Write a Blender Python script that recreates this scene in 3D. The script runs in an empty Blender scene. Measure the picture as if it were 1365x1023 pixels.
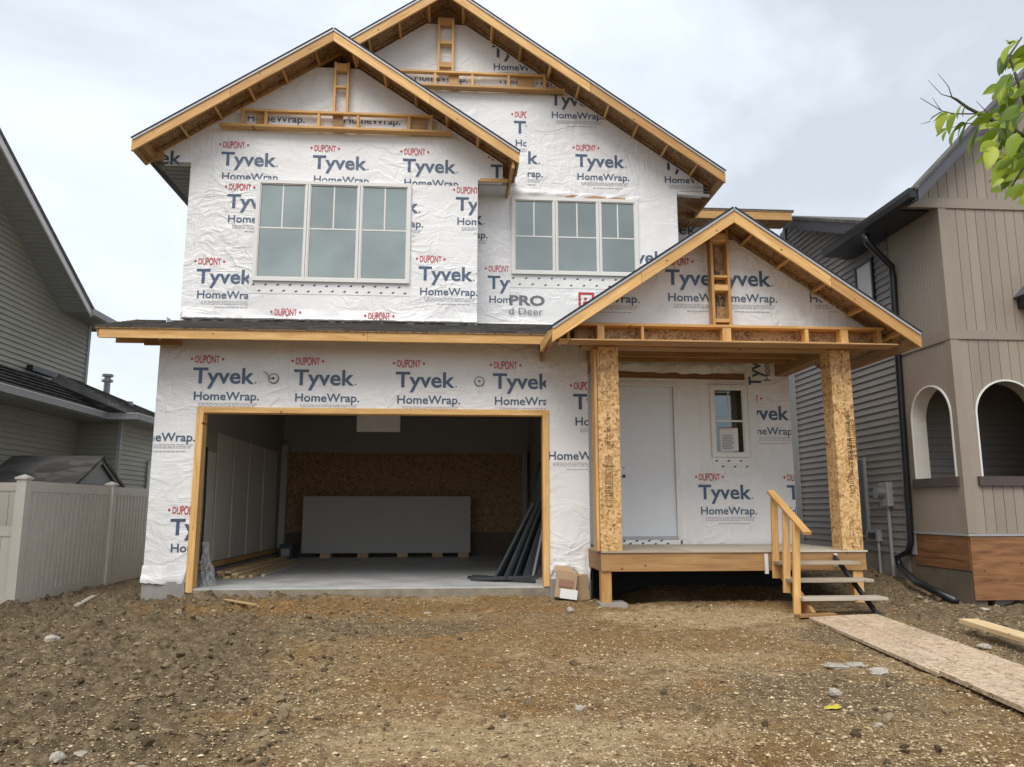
import bpy, bmesh, math, random
import numpy as np
from mathutils import Vector, Matrix, Euler
from mathutils.geometry import tessellate_polygon
from math import sin, cos, tan, radians, sqrt, pi, atan2

S = bpy.context.scene
C = bpy.context.collection
random.seed(7)
RNG = np.random.default_rng(11)

# ------------------------------------------------------------------ camera
CAM = Vector((0.0, -11.3, 1.08))
PITCH, YAW, FPX = radians(9.3), radians(4.16), 1028.0
cd = bpy.data.cameras.new('camera'); cam = bpy.data.objects.new('camera', cd); C.objects.link(cam)
cam.location = CAM
cam.rotation_euler = (radians(90) + PITCH, 0, -YAW)
cd.sensor_width = 36; cd.lens = 36 * FPX / 1365; cd.clip_start = .05; cd.clip_end = 2000
S.camera = cam

# ------------------------------------------------------------------ world, sun, exposure
SUN_EL, SUN_AZ = radians(52), radians(200)      # soft sun behind cloud, behind the camera and a little left
W = bpy.data.worlds.new('World'); S.world = W; W.use_nodes = True
nt = W.node_tree; nt.nodes.clear()
def wn(t, **k):
    n = nt.nodes.new(t)
    for a, b in k.items(): setattr(n, a, b)
    return n
out = wn('ShaderNodeOutputWorld')
sky = wn('ShaderNodeTexSky', sky_type='NISHITA', sun_disc=False)
sky.sun_elevation = SUN_EL; sky.sun_rotation = SUN_AZ
b1 = wn('ShaderNodeBackground'); b1.inputs[1].default_value = .10
nt.links.new(sky.outputs[0], b1.inputs[0])
tc = wn('ShaderNodeTexCoord')
mp = wn('ShaderNodeMapping'); mp.inputs['Scale'].default_value = (1, 1, 1.9); mp.inputs['Location'].default_value = (.4, .3, .15)
nz = wn('ShaderNodeTexNoise'); nz.inputs['Scale'].default_value = 1.7; nz.inputs['Detail'].default_value = 5; nz.inputs['Roughness'].default_value = .56; nz.inputs['Distortion'].default_value = .35
rp = wn('ShaderNodeValToRGB')
rp.color_ramp.elements[0].position = .36; rp.color_ramp.elements[0].color = (.54, .58, .635, 1)
rp.color_ramp.elements[1].position = .62; rp.color_ramp.elements[1].color = (.80, .855, .925, 1)
e = rp.color_ramp.elements.new(.48); e.color = (.675, .725, .795, 1)
b2 = wn('ShaderNodeBackground'); b2.inputs[1].default_value = .765
nt.links.new(tc.outputs['Generated'], mp.inputs[0]); nt.links.new(mp.outputs[0], nz.inputs['Vector'])
nt.links.new(nz.outputs[0], rp.inputs[0]); nt.links.new(rp.outputs[0], b2.inputs[0])
ms = wn('ShaderNodeMixShader'); ms.inputs[0].default_value = .93
nt.links.new(b1.outputs[0], ms.inputs[1]); nt.links.new(b2.outputs[0], ms.inputs[2]); nt.links.new(ms.outputs[0], out.inputs[0])
sl = bpy.data.lights.new('sun', 'SUN'); sl.energy = 1.5; sl.angle = radians(38); sl.color = (1, .95, .87)
so = bpy.data.objects.new('sun', sl); C.objects.link(so)
sdir = Vector((sin(SUN_AZ) * cos(SUN_EL), cos(SUN_AZ) * cos(SUN_EL), sin(SUN_EL)))
so.rotation_euler = sdir.to_track_quat('Z', 'Y').to_euler(); so.location = (-4, -20, 30)
S.view_settings.view_transform = 'Standard'; S.view_settings.look = 'None'
S.view_settings.gamma = 1; S.view_settings.use_curve_mapping = False
S.view_settings.exposure = 0.80
S.cycles.use_denoising = True
S.cycles.max_bounces = 6; S.cycles.diffuse_bounces = 6

# ------------------------------------------------------------------ photo pixel -> point on a real plane (used for print, knots, small things)
_F = Vector((sin(YAW) * cos(PITCH), cos(YAW) * cos(PITCH), sin(PITCH)))
_R = Vector((cos(YAW), -sin(YAW), 0)); _U = _R.cross(_F)
def ray(u, v): return _F * FPX + _R * (u - 682.5) - _U * (v - 511.5)
def PY(u, v, Y): d = ray(u, v); return CAM + d * ((Y - CAM.y) / d.y)
def PX(u, v, X): d = ray(u, v); return CAM + d * ((X - CAM.x) / d.x)
def PZ(u, v, Z): d = ray(u, v); return CAM + d * ((Z - CAM.z) / d.z)

# ------------------------------------------------------------------ materials
MATS = {}
class NB:
    def __init__(s, name):
        s.m = bpy.data.materials.new(name); s.m.use_nodes = True
        s.t = s.m.node_tree; s.b = s.t.nodes['Principled BSDF']; MATS[name] = s.m
    def n(s, t, ins=None, **k):
        n = s.t.nodes.new(t)
        for a, b in k.items(): setattr(n, a, b)
        for a, b in (ins or {}).items():
            if hasattr(b, 'is_output') or isinstance(b, bpy.types.NodeSocket): s.t.links.new(b, n.inputs[a])
            else: n.inputs[a].default_value = b
        return n
    def l(s, a, b): s.t.links.new(a, b)
    def co(s, scale=(1, 1, 1), rnd=0.0, kind='Object'):
        o = s.n('ShaderNodeTexCoord').outputs[kind]
        m = s.n('ShaderNodeMapping', {'Vector': o, 'Scale': scale})
        if rnd:
            i = s.n('ShaderNodeObjectInfo').outputs['Random']
            k = s.n('ShaderNodeMath', {0: i, 1: rnd}, operation='MULTIPLY')
            cx = s.n('ShaderNodeCombineXYZ', {0: k.outputs[0], 1: k.outputs[0], 2: k.outputs[0]})
            s.l(cx.outputs[0], m.inputs['Location'])
        return m.outputs[0]
    def noise(s, v, sc, det=4, rough=.5, dist=0.): return s.n('ShaderNodeTexNoise', {'Vector': v, 'Scale': sc, 'Detail': det, 'Roughness': rough, 'Distortion': dist}).outputs[0]
    def ramp(s, f, stops):
        r = s.n('ShaderNodeValToRGB', {0: f}); el = r.color_ramp.elements
        while len(el) < len(stops): el.new(.5)
        for e_, (p, c) in zip(el, stops):
            e_.position = p; e_.color = (*c, 1) if len(c) == 3 else c
        return r.outputs[0]
    def mix(s, f, a, b, mode='MIX'):
        m = s.n('ShaderNodeMix', data_type='RGBA', blend_type=mode)
        for idx, v in ((0, f), (6, a), (7, b)):
            if isinstance(v, bpy.types.NodeSocket): s.l(v, m.inputs[idx])
            elif isinstance(v, (int, float)): m.inputs[idx].default_value = v
            else: m.inputs[idx].default_value = (*v, 1)
        return m.outputs[2]
    def math(s, op, a, b=0.):
        return s.n('ShaderNodeMath', {0: a, 1: b}, operation=op).outputs[0]
    def fin(s, col=None, rough=.6, bump=None, bstr=.3, bdist=.01, metal=0., spec=None):
        if col is not None:
            if isinstance(col, bpy.types.NodeSocket): s.l(col, s.b.inputs['Base Color'])
            else: s.b.inputs['Base Color'].default_value = (*col, 1)
        if isinstance(rough, bpy.types.NodeSocket): s.l(rough, s.b.inputs['Roughness'])
        else: s.b.inputs['Roughness'].default_value = rough
        s.b.inputs['Metallic'].default_value = metal
        if spec is not None: s.b.inputs['Specular IOR Level'].default_value = spec
        if bump is not None:
            bn = s.n('ShaderNodeBump', {'Height': bump, 'Strength': bstr, 'Distance': bdist}); s.l(bn.outputs[0], s.b.inputs['Normal'])
        return s.m

def wood(name, dark, mid, light, rough=.62):
    b = NB(name); v = b.co((.7, 9, 9), rnd=37.)
    g = b.noise(v, 2.2, 6, .6, .9)
    c = b.ramp(g, [(.28, dark), (.5, mid), (.72, light)])
    v2 = b.co((.8, .05, 1), rnd=17.)
    k = b.n('ShaderNodeTexVoronoi', {'Vector': v2, 'Scale': 5.0}).outputs['Distance']
    kn = b.ramp(k, [(.045, (1, 1, 1)), (.10, (0, 0, 0))])
    c = b.mix(kn, c, tuple(x * .35 for x in dark))
    i = b.n('ShaderNodeObjectInfo').outputs['Random']
    tint = b.ramp(i, [(0, (.70, .64, .56)), (.45, (.97, .95, .92)), (1, (1.12, 1.13, 1.12))])
    c = b.mix(1., c, tint, 'MULTIPLY')
    st = b.noise(b.co((1, 1, 1), rnd=5.), 1.1, 3, .5)
    c = b.mix(b.ramp(st, [(.45, (0, 0, 0)), (.75, (.35, .35, .35))]), c, tuple(x * .55 for x in mid))
    return b.fin(c, rough, g, .12, .003)
wood('lumber', (.50, .265, .085), (.68, .40, .145), (.77, .52, .235))
wood('lumber_treated', (.28, .15, .058), (.40, .225, .09), (.48, .30, .135))
wood('lumber_pale', (.55, .38, .19), (.68, .50, .28), (.76, .60, .37))
wood('lumber_grey', (.36, .31, .24), (.46, .41, .33), (.55, .50, .42))
wood('plywood_brown', (.10, .042, .016), (.24, .108, .042), (.33, .165, .068))

def osb(name, pal, sc=1.0, dirt=0.):
    b = NB(name); v0 = b.co((1, 1, 1))
    w = b.n('ShaderNodeTexNoise', {'Vector': v0, 'Scale': 7 * sc, 'Detail': 2}).outputs['Color']
    vv = b.n('ShaderNodeVectorMath', {0: v0, 1: b.n('ShaderNodeVectorMath', {0: w, 3: .10}, operation='SCALE').outputs[0]}, operation='ADD').outputs[0]
    cols = []
    for rot, s3 in (((.3, .4, .2), (34, 34, 12)), ((.5, -.6, .9), (34, 14, 34)), ((-.4, .8, -.7), (13, 40, 20))):
        m = b.n('ShaderNodeMapping', {'Vector': vv, 'Rotation': rot, 'Scale': tuple(q * sc for q in s3)}).outputs[0]
        cols.append(b.n('ShaderNodeTexVoronoi', {'Vector': m, 'Scale': 1.}).outputs['Color'])
    sel = b.noise(v0, 26 * sc, 1)
    c = b.mix(b.ramp(sel, [(.46, (0, 0, 0)), (.5, (1, 1, 1))]), cols[0], cols[1])
    sel2 = b.noise(b.n('ShaderNodeMapping', {'Vector': v0, 'Location': (3, 1, 5)}).outputs[0], 22 * sc, 1)
    c = b.mix(b.ramp(sel2, [(.55, (0, 0, 0)), (.58, (1, 1, 1))]), c, cols[2])
    g = b.n('ShaderNodeSeparateColor', {0: c}).outputs[0]
    col = b.ramp(g, [(0.0, pal[0]), (.14, pal[1]), (.5, pal[2]), (.92, pal[3])])
    if dirt:
        d = b.noise(v0, 2.3, 4, .6)
        col = b.mix(b.ramp(d, [(.42, (0, 0, 0)), (.8, (dirt, dirt, dirt))]), col, (.22, .17, .11))
    return b.fin(col, .6, g, .25, .004)
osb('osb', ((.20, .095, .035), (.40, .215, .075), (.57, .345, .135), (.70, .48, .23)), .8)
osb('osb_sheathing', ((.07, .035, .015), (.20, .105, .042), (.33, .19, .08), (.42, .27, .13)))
osb('osb_walkway', ((.24, .15, .08), (.44, .32, .20), (.56, .42, .29), (.66, .53, .39)), 1., .45)

def wrapmat(name, base, st=1.):
    b = NB(name); v = b.co()
    n1 = b.noise(v, 1.5, 3, .5, .4)
    vz = b.n('ShaderNodeVectorMath', {0: v, 1: b.n('ShaderNodeVectorMath', {0: b.n('ShaderNodeTexNoise', {'Vector': v, 'Scale': 1.3, 'Detail': 2}).outputs['Color'], 3: .6}, operation='SCALE').outputs[0]}, operation='ADD').outputs[0]
    def ridge(scale, rot, fr, dist, width):
        m = b.n('ShaderNodeMapping', {'Vector': vz, 'Rotation': rot, 'Scale': scale}).outputs[0]
        q = b.noise(m, fr, 2, .45, dist)
        q = b.math('ABSOLUTE', b.math('SUBTRACT', q, .5))
        return b.math('SUBTRACT', 1., b.math('MINIMUM', b.math('MULTIPLY', q, width), 1.))
    c1 = ridge((1., 1., 2.6), (0, .25, 0), 1.3, .5, 10.)
    c2 = ridge((3., 1., 1.), (0, .55, 0), 1.7, .7, 9.)
    c3 = ridge((1., 1., 5.), (0, -.3, 0), 2.6, .8, 6.)
    msk = b.ramp(b.noise(v, .8, 2), [(.38, (.15,) * 3), (.62, (1,) * 3)])
    fine = b.noise(v, 22, 3, .6, .8)
    h = b.math('ADD', b.math('MULTIPLY', b.math('ADD', b.math('ADD', c1, b.math('MULTIPLY', c2, .8)), b.math('MULTIPLY', c3, .45)), msk), b.math('ADD', b.math('MULTIPLY', fine, .15), b.math('MULTIPLY', n1, 2.2)))
    d = b.noise(v, .9, 5, .6)
    col = b.mix(b.ramp(d, [(.35, (0, 0, 0)), (.75, (1, 1, 1))]), base, tuple(q * .86 for q in base))
    return b.fin(col, .45, h, .46 * st, .020)
wrapmat('house_wrap', (.83, .825, .825))
wrapmat('wrap_loose', (.66, .65, .64), 1.3)
wrapmat('tape_white', (.80, .80, .79), .4)

def flat(name, col, rough=.5, metal=0., nsc=6., namt=.15, bstr=.0, bsc=60., spec=None, rnd=0):
    b = NB(name); v = b.co(rnd=rnd)
    n = b.noise(v, nsc, 5, .6)
    c = b.mix(b.ramp(n, [(.3, (0, 0, 0)), (.75, (1, 1, 1))]), col, tuple(q * (1 - namt) for q in col))
    if rnd:
        i = b.n('ShaderNodeObjectInfo').outputs['Random']
        c = b.mix(1., c, b.ramp(i, [(0, (.88, .88, .88)), (1, (1.06, 1.06, 1.06))]), 'MULTIPLY')
    bn = b.noise(v, bsc, 4, .6) if bstr else None
    return b.fin(c, rough, bn, bstr, .004, metal, spec)
wrapmat('print_blue', (.070, .112, .185), .8)
wrapmat('print_red', (.52, .035, .055), .8)
flat('print_black', (.03, .03, .04), .55, nsc=30, namt=-.6)
flat('print_grey', (.16, .17, .19), .5)
flat('print_faint', (.42, .42, .45), .5)
flat('print_brown', (.10, .055, .02), .6, nsc=40, namt=-.9)
flat('vinyl_white', (.74, .73, .70), .35, namt=.05)
flat('drip_edge', (.42, .42, .44), .4, .2)
flat('shingle_edge', (.022, .023, .026), .8)
flat('black_metal', (.012, .013, .015), .32)
flat('dark_fascia', (.075, .08, .095), .4)
flat('soffit_grey', (.30, .31, .295), .5)
flat('door_white', (.70, .725, .755), .38, namt=.04)
flat('steel_dark', (.05, .055, .06), .45, .4)
flat('metal_grey', (.35, .36, .37), .4, .7)
flat('fence_vinyl', (.64, .59, .52), .4, nsc=2., namt=.12)
flat('green_siding', (.335, .325, .26), .5, nsc=1.4, namt=.12)
flat('grey_siding', (.27, .25, .23), .45, nsc=1.6, namt=.12)
flat('tan_siding', (.30, .25, .20), .5, nsc=1.3, namt=.10, rnd=9)
flat('tan_trim', (.285, .238, .19), .5, nsc=3., namt=.08)
flat('dark_sill', (.075, .055, .05), .5)
flat('trim_grey', (.34, .345, .34), .5)
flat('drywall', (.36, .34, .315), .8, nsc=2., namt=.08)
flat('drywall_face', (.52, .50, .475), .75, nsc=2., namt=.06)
flat('plastic_sheet', (.62, .64, .66), .25, nsc=8., namt=.2)
flat('leaning_siding', (.68, .64, .56), .5, nsc=2., namt=.1, rnd=3)
flat('dark_paint', (.06, .065, .075), .4)
flat('bluegrey_panel', (.16, .19, .22), .35)
flat('foundation', (.34, .32, .29), .85, nsc=3., namt=.3, bstr=.4, bsc=40.)
flat('foundation_stained', (.17, .135, .095), .85, nsc=2., namt=.45, bstr=.3, bsc=30.)
flat('curb_dirty', (.33, .28, .21), .9, nsc=5., namt=.45, bstr=.5, bsc=40.)
flat('yellow_paint', (.55, .46, .05), .7)
flat('bark', (.10, .085, .065), .85, nsc=30., namt=.4, bstr=.4)
flat('rock_pale', (.46, .415, .34), .85, nsc=14., namt=.35, bstr=.5, bsc=50., rnd=5)
flat('porch_shade_black', (.010, .010, .011), .7)  # near-black colour with the shade under the porch painted in
flat('cardboard', (.42, .29, .17), .75, nsc=9., namt=.15)
flat('label_white', (.75, .74, .74), .6)
flat('print_purple', (.30, .15, .11), .6)
m_ = MATS['plastic_sheet']; m_.node_tree.nodes['Principled BSDF'].inputs['Alpha'].default_value = .38
# concrete slab
b = NB('concrete'); v = b.co()
n = b.noise(v, 1.6, 6, .6); n2 = b.noise(v, 40, 3, .6)
b.fin(b.ramp(n, [(.3, (.38, .385, .38)), (.55, (.52, .525, .52)), (.75, (.62, .62, .61))]), b.ramp(n, [(.3, (.35,) * 3), (.7, (.6,) * 3)]), n2, .1, .003)
# glass: coated panes that mirror the sky over a dim room
def glass(name, col, rough=.03):
    b = NB(name); v = b.co(); n = b.noise(v, 1.3, 3)
    c = b.mix(b.ramp(n, [(.3, (0, 0, 0)), (.7, (1, 1, 1))]), col, tuple(q * .8 for q in col))
    return b.fin(c, rough, b.noise(v, .8, 1), .14, .03, metal=.9)
glass('window_glass', (.36, .39, .355)); glass('window_glass_dark', (.12, .14, .145)); glass('window_glass_bright', (.75, .8, .85))
# shingles
b = NB('shingles'); v = b.co((3.2, 7, 7)); n = b.n('ShaderNodeTexVoronoi', {'Vector': v, 'Scale': 1.}).outputs['Color']
g = b.n('ShaderNodeSeparateColor', {0: n}).outputs[0]; fn = b.noise(b.co(), 120, 3, .7)
c = b.ramp(g, [(0, (.060, .056, .054)), (.6, (.115, .105, .10)), (1, (.18, .165, .15))])
b.fin(b.mix(.35, c, b.ramp(fn, [(.3, (.02, .02, .02)), (.7, (.15, .14, .13))])), .9, fn, .4, .004)
# soil: brown earth, sandy stretches and greyer clods as patches that belong to the ground itself
b = NB('soil'); v = b.co()
n1 = b.noise(v, .55, 6, .62, .3); n2 = b.noise(v, 13, 9, .78); n3 = b.noise(v, 60, 5, .7); n4 = b.noise(b.n('ShaderNodeMapping', {'Vector': v, 'Location': (7, 3, 1)}).outputs[0], 1.1, 5, .6)
c = b.ramp(n2, [(.30, (.075, .046, .022)), (.45, (.22, .145, .070)), (.58, (.36, .25, .128)), (.72, (.58, .44, .26))])
sandy = b.ramp(n2, [(.30, (.19, .130, .064)), (.5, (.43, .31, .165)), (.70, (.68, .53, .32))])
rusty = b.ramp(n2, [(.30, (.10, .054, .020)), (.5, (.27, .158, .062)), (.70, (.44, .285, .13))])
grey = b.ramp(n2, [(.30, (.055, .039, .022)), (.5, (.18, .132, .078)), (.70, (.36, .28, .175))])
c = b.mix(b.ramp(n1, [(.50, (0, 0, 0)), (.62, (1, 1, 1))]), c, sandy)
sx = b.n('ShaderNodeSeparateXYZ', {0: v})
c = b.mix(b.ramp(n4, [(.42, (1, 1, 1)), (.54, (0, 0, 0))]), c, rusty)
# greyer topsoil along the left lot line and by the right neighbour
lx = b.math('ADD', b.math('MULTIPLY', sx.outputs[0], -.30), b.math('MULTIPLY', b.math('SUBTRACT', n1, .5), 3.0))
lf = b.ramp(b.math('ADD', lx, -.15), [(.12, (0, 0, 0)), (.5, (1, 1, 1))])
c = b.mix(lf, c, grey)
rx = b.math('ADD', b.math('MULTIPLY', b.math('SUBTRACT', sx.outputs[0], 4.6), .6), b.math('MULTIPLY', b.math('SUBTRACT', n4, .5), 2.0))
c = b.mix(b.ramp(rx, [(.1, (0, 0, 0)), (.6, (1, 1, 1))]), c, grey)
def patch(c, cx, cy, rx_, ry_, col, amt=1.):
    dx = b.math('DIVIDE', b.math('SUBTRACT', sx.outputs[0], cx), rx_); dy = b.math('DIVIDE', b.math('SUBTRACT', sx.outputs[1], cy), ry_)
    d2 = b.math('ADD', b.math('MULTIPLY', dx, dx), b.math('MULTIPLY', dy, dy))
    m = b.math('ADD', b.math('SUBTRACT', 1.0, d2), b.math('MULTIPLY', b.math('SUBTRACT', b.noise(v, 1.9, 5, .65), .5), 3.4))
    return b.mix(b.ramp(m, [(.15, (0, 0, 0)), (.75, (amt,) * 3)]), c, col)
c = patch(c, -1.0, -1.0, 3.2, .75, rusty); c = patch(c, 1.4, -3.2, 2.2, 1.2, rusty, .6)
c = patch(c, -.9, -2.5, 1.7, .6, grey, .9); c = patch(c, 2.9, -5.4, 1.2, .9, grey, .8); c = patch(c, 4.4, -3.2, .9, 1.6, grey, .8)
c = patch(c, 3.1, -1.9, 1.7, 1.0, sandy); c = patch(c, .3, -6.3, 1.7, .55, sandy); c = patch(c, -.2, -7.4, 2.5, .5, sandy, .8); c = patch(c, 2.2, -4.2, 1.2, .5, sandy, .5)
c = b.mix(b.ramp(n3, [(.33, (.35, .35, .35)), (.55, (0, 0, 0))]), c, (.07, .052, .033))
b.fin(c, .95, b.math('ADD', n2, b.math('MULTIPLY', n3, .5)), .9, .03, spec=.2)
# pebbles: each stone gets its own colour (per connected island)
b = NB('gravel_mix')
isl = b.n('ShaderNodeNewGeometry').outputs['Random Per Island']
c = b.ramp(isl, [(0, (.10, .064, .032)), (.35, (.25, .17, .085)), (.65, (.41, .295, .16)), (.92, (.58, .45, .27)), (1, (.66, .57, .42))])
b.fin(c, .9, b.noise(b.co(), 90, 3), .3, .004)
b = NB('clod_soil')
isl = b.n('ShaderNodeNewGeometry').outputs['Random Per Island']
c = b.ramp(isl, [(0, (.07, .050, .028)), (.5, (.17, .125, .075)), (1, (.31, .24, .15))])
b.fin(c, .95, b.noise(b.co(), 45, 5, .7), .8, .01, spec=.15)
# leaf
b = NB('leaf'); i = b.n('ShaderNodeObjectInfo').outputs['Random']
c = b.ramp(i, [(0, (.09, .15, .014)), (.4, (.21, .31, .022)), (.75, (.35, .46, .03)), (1, (.50, .56, .05))])
b.fin(c, .45); b.b.inputs['Transmission Weight'].default_value = 0
tr = b.n('ShaderNodeBsdfTranslucent'); b.l(c, tr.inputs[0])
mxs = b.n('ShaderNodeMixShader', {0: .4}); b.l(b.b.outputs[0], mxs.inputs[1]); b.l(tr.outputs[0], mxs.inputs[2])
b.l(mxs.outputs[0], b.t.nodes['Material Output'].inputs[0])

# ------------------------------------------------------------------ object helpers
WM = {}
def link(o, parent=None, mw=None):
    C.objects.link(o); mw = mw or Matrix(); WM[o.name] = mw
    if parent is not None:
        o.parent = parent; o.matrix_parent_inverse = WM[parent.name].inverted()
    o.matrix_basis = mw if parent is None else mw
    return o
def tag(o, label=None, cat=None, group=None, kind=None):
    if label: o['label'] = label
    if cat: o['category'] = cat
    if group: o['group'] = group
    if kind: o['kind'] = kind
    return o
def thing(name, label, cat, loc, group=None):
    o = bpy.data.objects.new(name, None); o.empty_display_size = .2
    link(o, None, Matrix.Translation(loc)); return tag(o, label, cat, group)
def mesh(name, vs, fs, mat, parent=None, mw=None, kind=None, smooth=False):
    me = bpy.data.meshes.new(name); me.from_pydata([tuple(q) for q in vs], [], fs)
    if isinstance(mat, str): mat = [mat]
    for q in mat: me.materials.append(MATS[q])
    if smooth: me.polygons.foreach_set('use_smooth', [True] * len(me.polygons))
    me.update()
    o = link(bpy.data.objects.new(name, me), parent, mw)
    if kind: o['kind'] = kind
    return o
def boxv(x0, x1, y0, y1, z0, z1):
    return [(x0, y0, z0), (x1, y0, z0), (x1, y1, z0), (x0, y1, z0), (x0, y0, z1), (x1, y0, z1), (x1, y1, z1), (x0, y1, z1)]
BF = [(0, 3, 2, 1), (4, 5, 6, 7), (0, 1, 5, 4), (1, 2, 6, 5), (2, 3, 7, 6), (3, 0, 4, 7)]
def box(name, x0, x1, y0, y1, z0, z1, mat, parent=None, kind=None):
    return mesh(name, boxv(x0, x1, y0, y1, z0, z1), BF, mat, parent, kind=kind)
class MB:
    def __init__(s): s.v = []; s.f = []
    def add(s, vs, fs):
        k = len(s.v); s.v += [tuple(q) for q in vs]; s.f += [tuple(i + k for i in f) for f in fs]; return s
    def box(s, *a): return s.add(boxv(*a), BF)
    def obj(s, name, mat, parent=None, kind=None, smooth=False): return mesh(name, s.v, s.f, mat, parent, kind=kind, smooth=smooth)
_CH = {}
def chamfer_mesh(L, w, h, mat):
    """a stick of lumber: length on local X, eased edges; alike sticks share the mesh"""
    key = (round(L, 3), round(w, 3), round(h, 3), mat)
    if key in _CH: return _CH[key]
    c = min(.004, w * .2, h * .2); vs = []; prof = []
    for sy, sz in ((-1, -1), (1, -1), (1, 1), (-1, 1)):
        y, z = sy * w / 2, sz * h / 2
        a, bb = (y - sy * c, z), (y, z - sz * c)
        prof += [a, bb] if (sy, sz) in ((1, -1), (-1, 1)) else [bb, a]
    for x in (-L / 2, L / 2): vs += [(x, p[0], p[1]) for p in prof]
    fs = [tuple(reversed(range(8))), tuple(range(8, 16))]
    fs += [(i, (i + 1) % 8, 8 + (i + 1) % 8, 8 + i) for i in range(8)]
    me = bpy.data.meshes.new('board'); me.from_pydata(vs, [], fs); me.materials.append(MATS[mat]); me.update()
    _CH[key] = me; return me
def stick(name, p0, p1, w, h, mat='lumber', parent=None, up=(0, 0, 1), label=None):
    """board from p0 to p1 (centre line); h along 'up', w across"""
    p0, p1 = Vector(p0), Vector(p1); d = p1 - p0; L = d.length; x = d.normalized()
    up = Vector(up); y = up.cross(x).normalized(); z = x.cross(y)
    m = Matrix((x, y, z)).transposed().to_4x4(); m.translation = (p0 + p1) / 2
    o = link(bpy.data.objects.new(name, chamfer_mesh(L, w, h, mat)), parent, m)
    if label: o['label'] = label
    return o
def prism(name, loop, axis, a0, a1, mat, parent=None, holes=(), kind=None):
    """polygon (2D loop, optional holes) extruded along an axis: 'y' -> loop is (x,z); 'x' -> (y,z); 'z' -> (x,y)"""
    loops = [list(loop)] + [list(h) for h in holes]
    def P3(p, a): return {'y': (p[0], a, p[1]), 'x': (a, p[0], p[1]), 'z': (p[0], p[1], a)}[axis]
    tri = tessellate_polygon([[Vector((p[0], p[1], 0)) for p in lp] for lp in loops])
    flatp = [p for lp in loops for p in lp]; n = len(flatp)
    vs = [P3(p, a0) for p in flatp] + [P3(p, a1) for p in flatp]
    fs = [tuple(t) for t in tri] + [tuple(i + n for i in reversed(t)) for t in tri]
    k = 0
    for lp in loops:
        m = len(lp)
        fs += [(k + i, k + (i + 1) % m, n + k + (i + 1) % m, n + k + i) for i in range(m)]; k += m
    o = mesh(name, vs, fs, mat, parent, kind=kind)
    bm = bmesh.new(); bm.from_mesh(o.data); bmesh.ops.recalc_face_normals(bm, faces=bm.faces); bm.to_mesh(o.data); bm.free()
    return o
def tube(path, r, seg=8):
    vs, fs = [], []; path = [Vector(p) for p in path]
    rs = r if isinstance(r, (list, tuple)) else [r] * len(path)
    for i, p in enumerate(path):
        d = (path[min(i + 1, len(path) - 1)] - path[max(i - 1, 0)]).normalized()
        a = d.orthogonal().normalized() if i == 0 else (a - d * a.dot(d)).normalized()
        bb = d.cross(a)
        vs += [p + (a * cos(2 * pi * k / seg) + bb * sin(2 * pi * k / seg)) * rs[i] for k in range(seg)]
    for i in range(len(path) - 1):
        fs += [(i * seg + k, i * seg + (k + 1) % seg, (i + 1) * seg + (k + 1) % seg, (i + 1) * seg + k) for k in range(seg)]
    fs += [tuple(reversed(range(seg))), tuple(range((len(path) - 1) * seg, len(path) * seg))]
    return vs, fs

# ------------------------------------------------------------------ print on the wrap (real outlines from the built-in font)
def textmesh(body, w, cap, bold=0., vfun=None):
    cu = bpy.data.curves.new('lettering', 'FONT'); cu.body = body; cu.size = 1; cu.offset = bold; cu.resolution_u = 3
    o = bpy.data.objects.new('lettering', cu); C.objects.link(o)
    bpy.context.view_layer.update()
    me = bpy.data.meshes.new_from_object(o.evaluated_get(bpy.context.evaluated_depsgraph_get()))
    bpy.data.objects.remove(o)
    v = np.array([q.co[:2] for q in me.vertices]); f = [tuple(p.vertices) for p in me.polygons]
    capT = .727
    v[:, 0] -= v[:, 0].min(); v[:, 0] *= w / v[:, 0].max(); v[:, 1] = (v[:, 1] / capT - .5) * cap
    bpy.data.meshes.remove(me)
    return v, f
T_TY = textmesh('Tyvek', .87, .235, .021)
T_DOT = textmesh('.', .03, .235, .0)
T_HW = textmesh('HomeWrap.', .92, .125, .014)
T_DU = textmesh('DUPONT', .345, .115, .014)
v_ = T_DU[0]; v_[:, 0] -= .1725; v_[:, 1] *= (1.12 - .30 * (v_[:, 0] / .1725) ** 2)
def logo_parts(ty=True, hw=True, du=True, fine=True):
    """list of (verts2d, faces, material index); origin = left edge of the T, at mid cap height"""
    L = []
    if ty: L.append((T_TY[0], T_TY[1], 0))
    if ty: L.append((np.array([(.88, -.115), (.90, -.115), (.90, -.095), (.88, -.095)]), [(0, 1, 2, 3)], 0))
    if hw: L.append((T_HW[0] + (.03, -.30), T_HW[1], 0))
    if du:
        L.append((T_DU[0] + (.19, .235), T_DU[1], 1))
        for x in (-.03, .41):
            L.append((np.array([(x - .022, .235), (x, .235 - .024), (x + .022, .235), (x, .235 + .024)]), [(0, 1, 2, 3)], 1))
    if fine:
        rn = random.Random(3); vs = []; fs = []
        for z, h in ((-.415, .008), (-.438, .008), (-.461, .008), (-.515, .012)):
            x = .10 if h < .01 else .30
            while x < (.88 if h < .01 else .80):
                w = rn.uniform(.02, .07); k = len(vs)
                vs += [(x, z), (x + w, z), (x + w, z + h), (x, z + h)]; fs.append((k, k + 1, k + 2, k + 3)); x += w + .012
        L.append((np.array(vs), fs, 2))
    return L
LOGO_N = [0]
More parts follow.
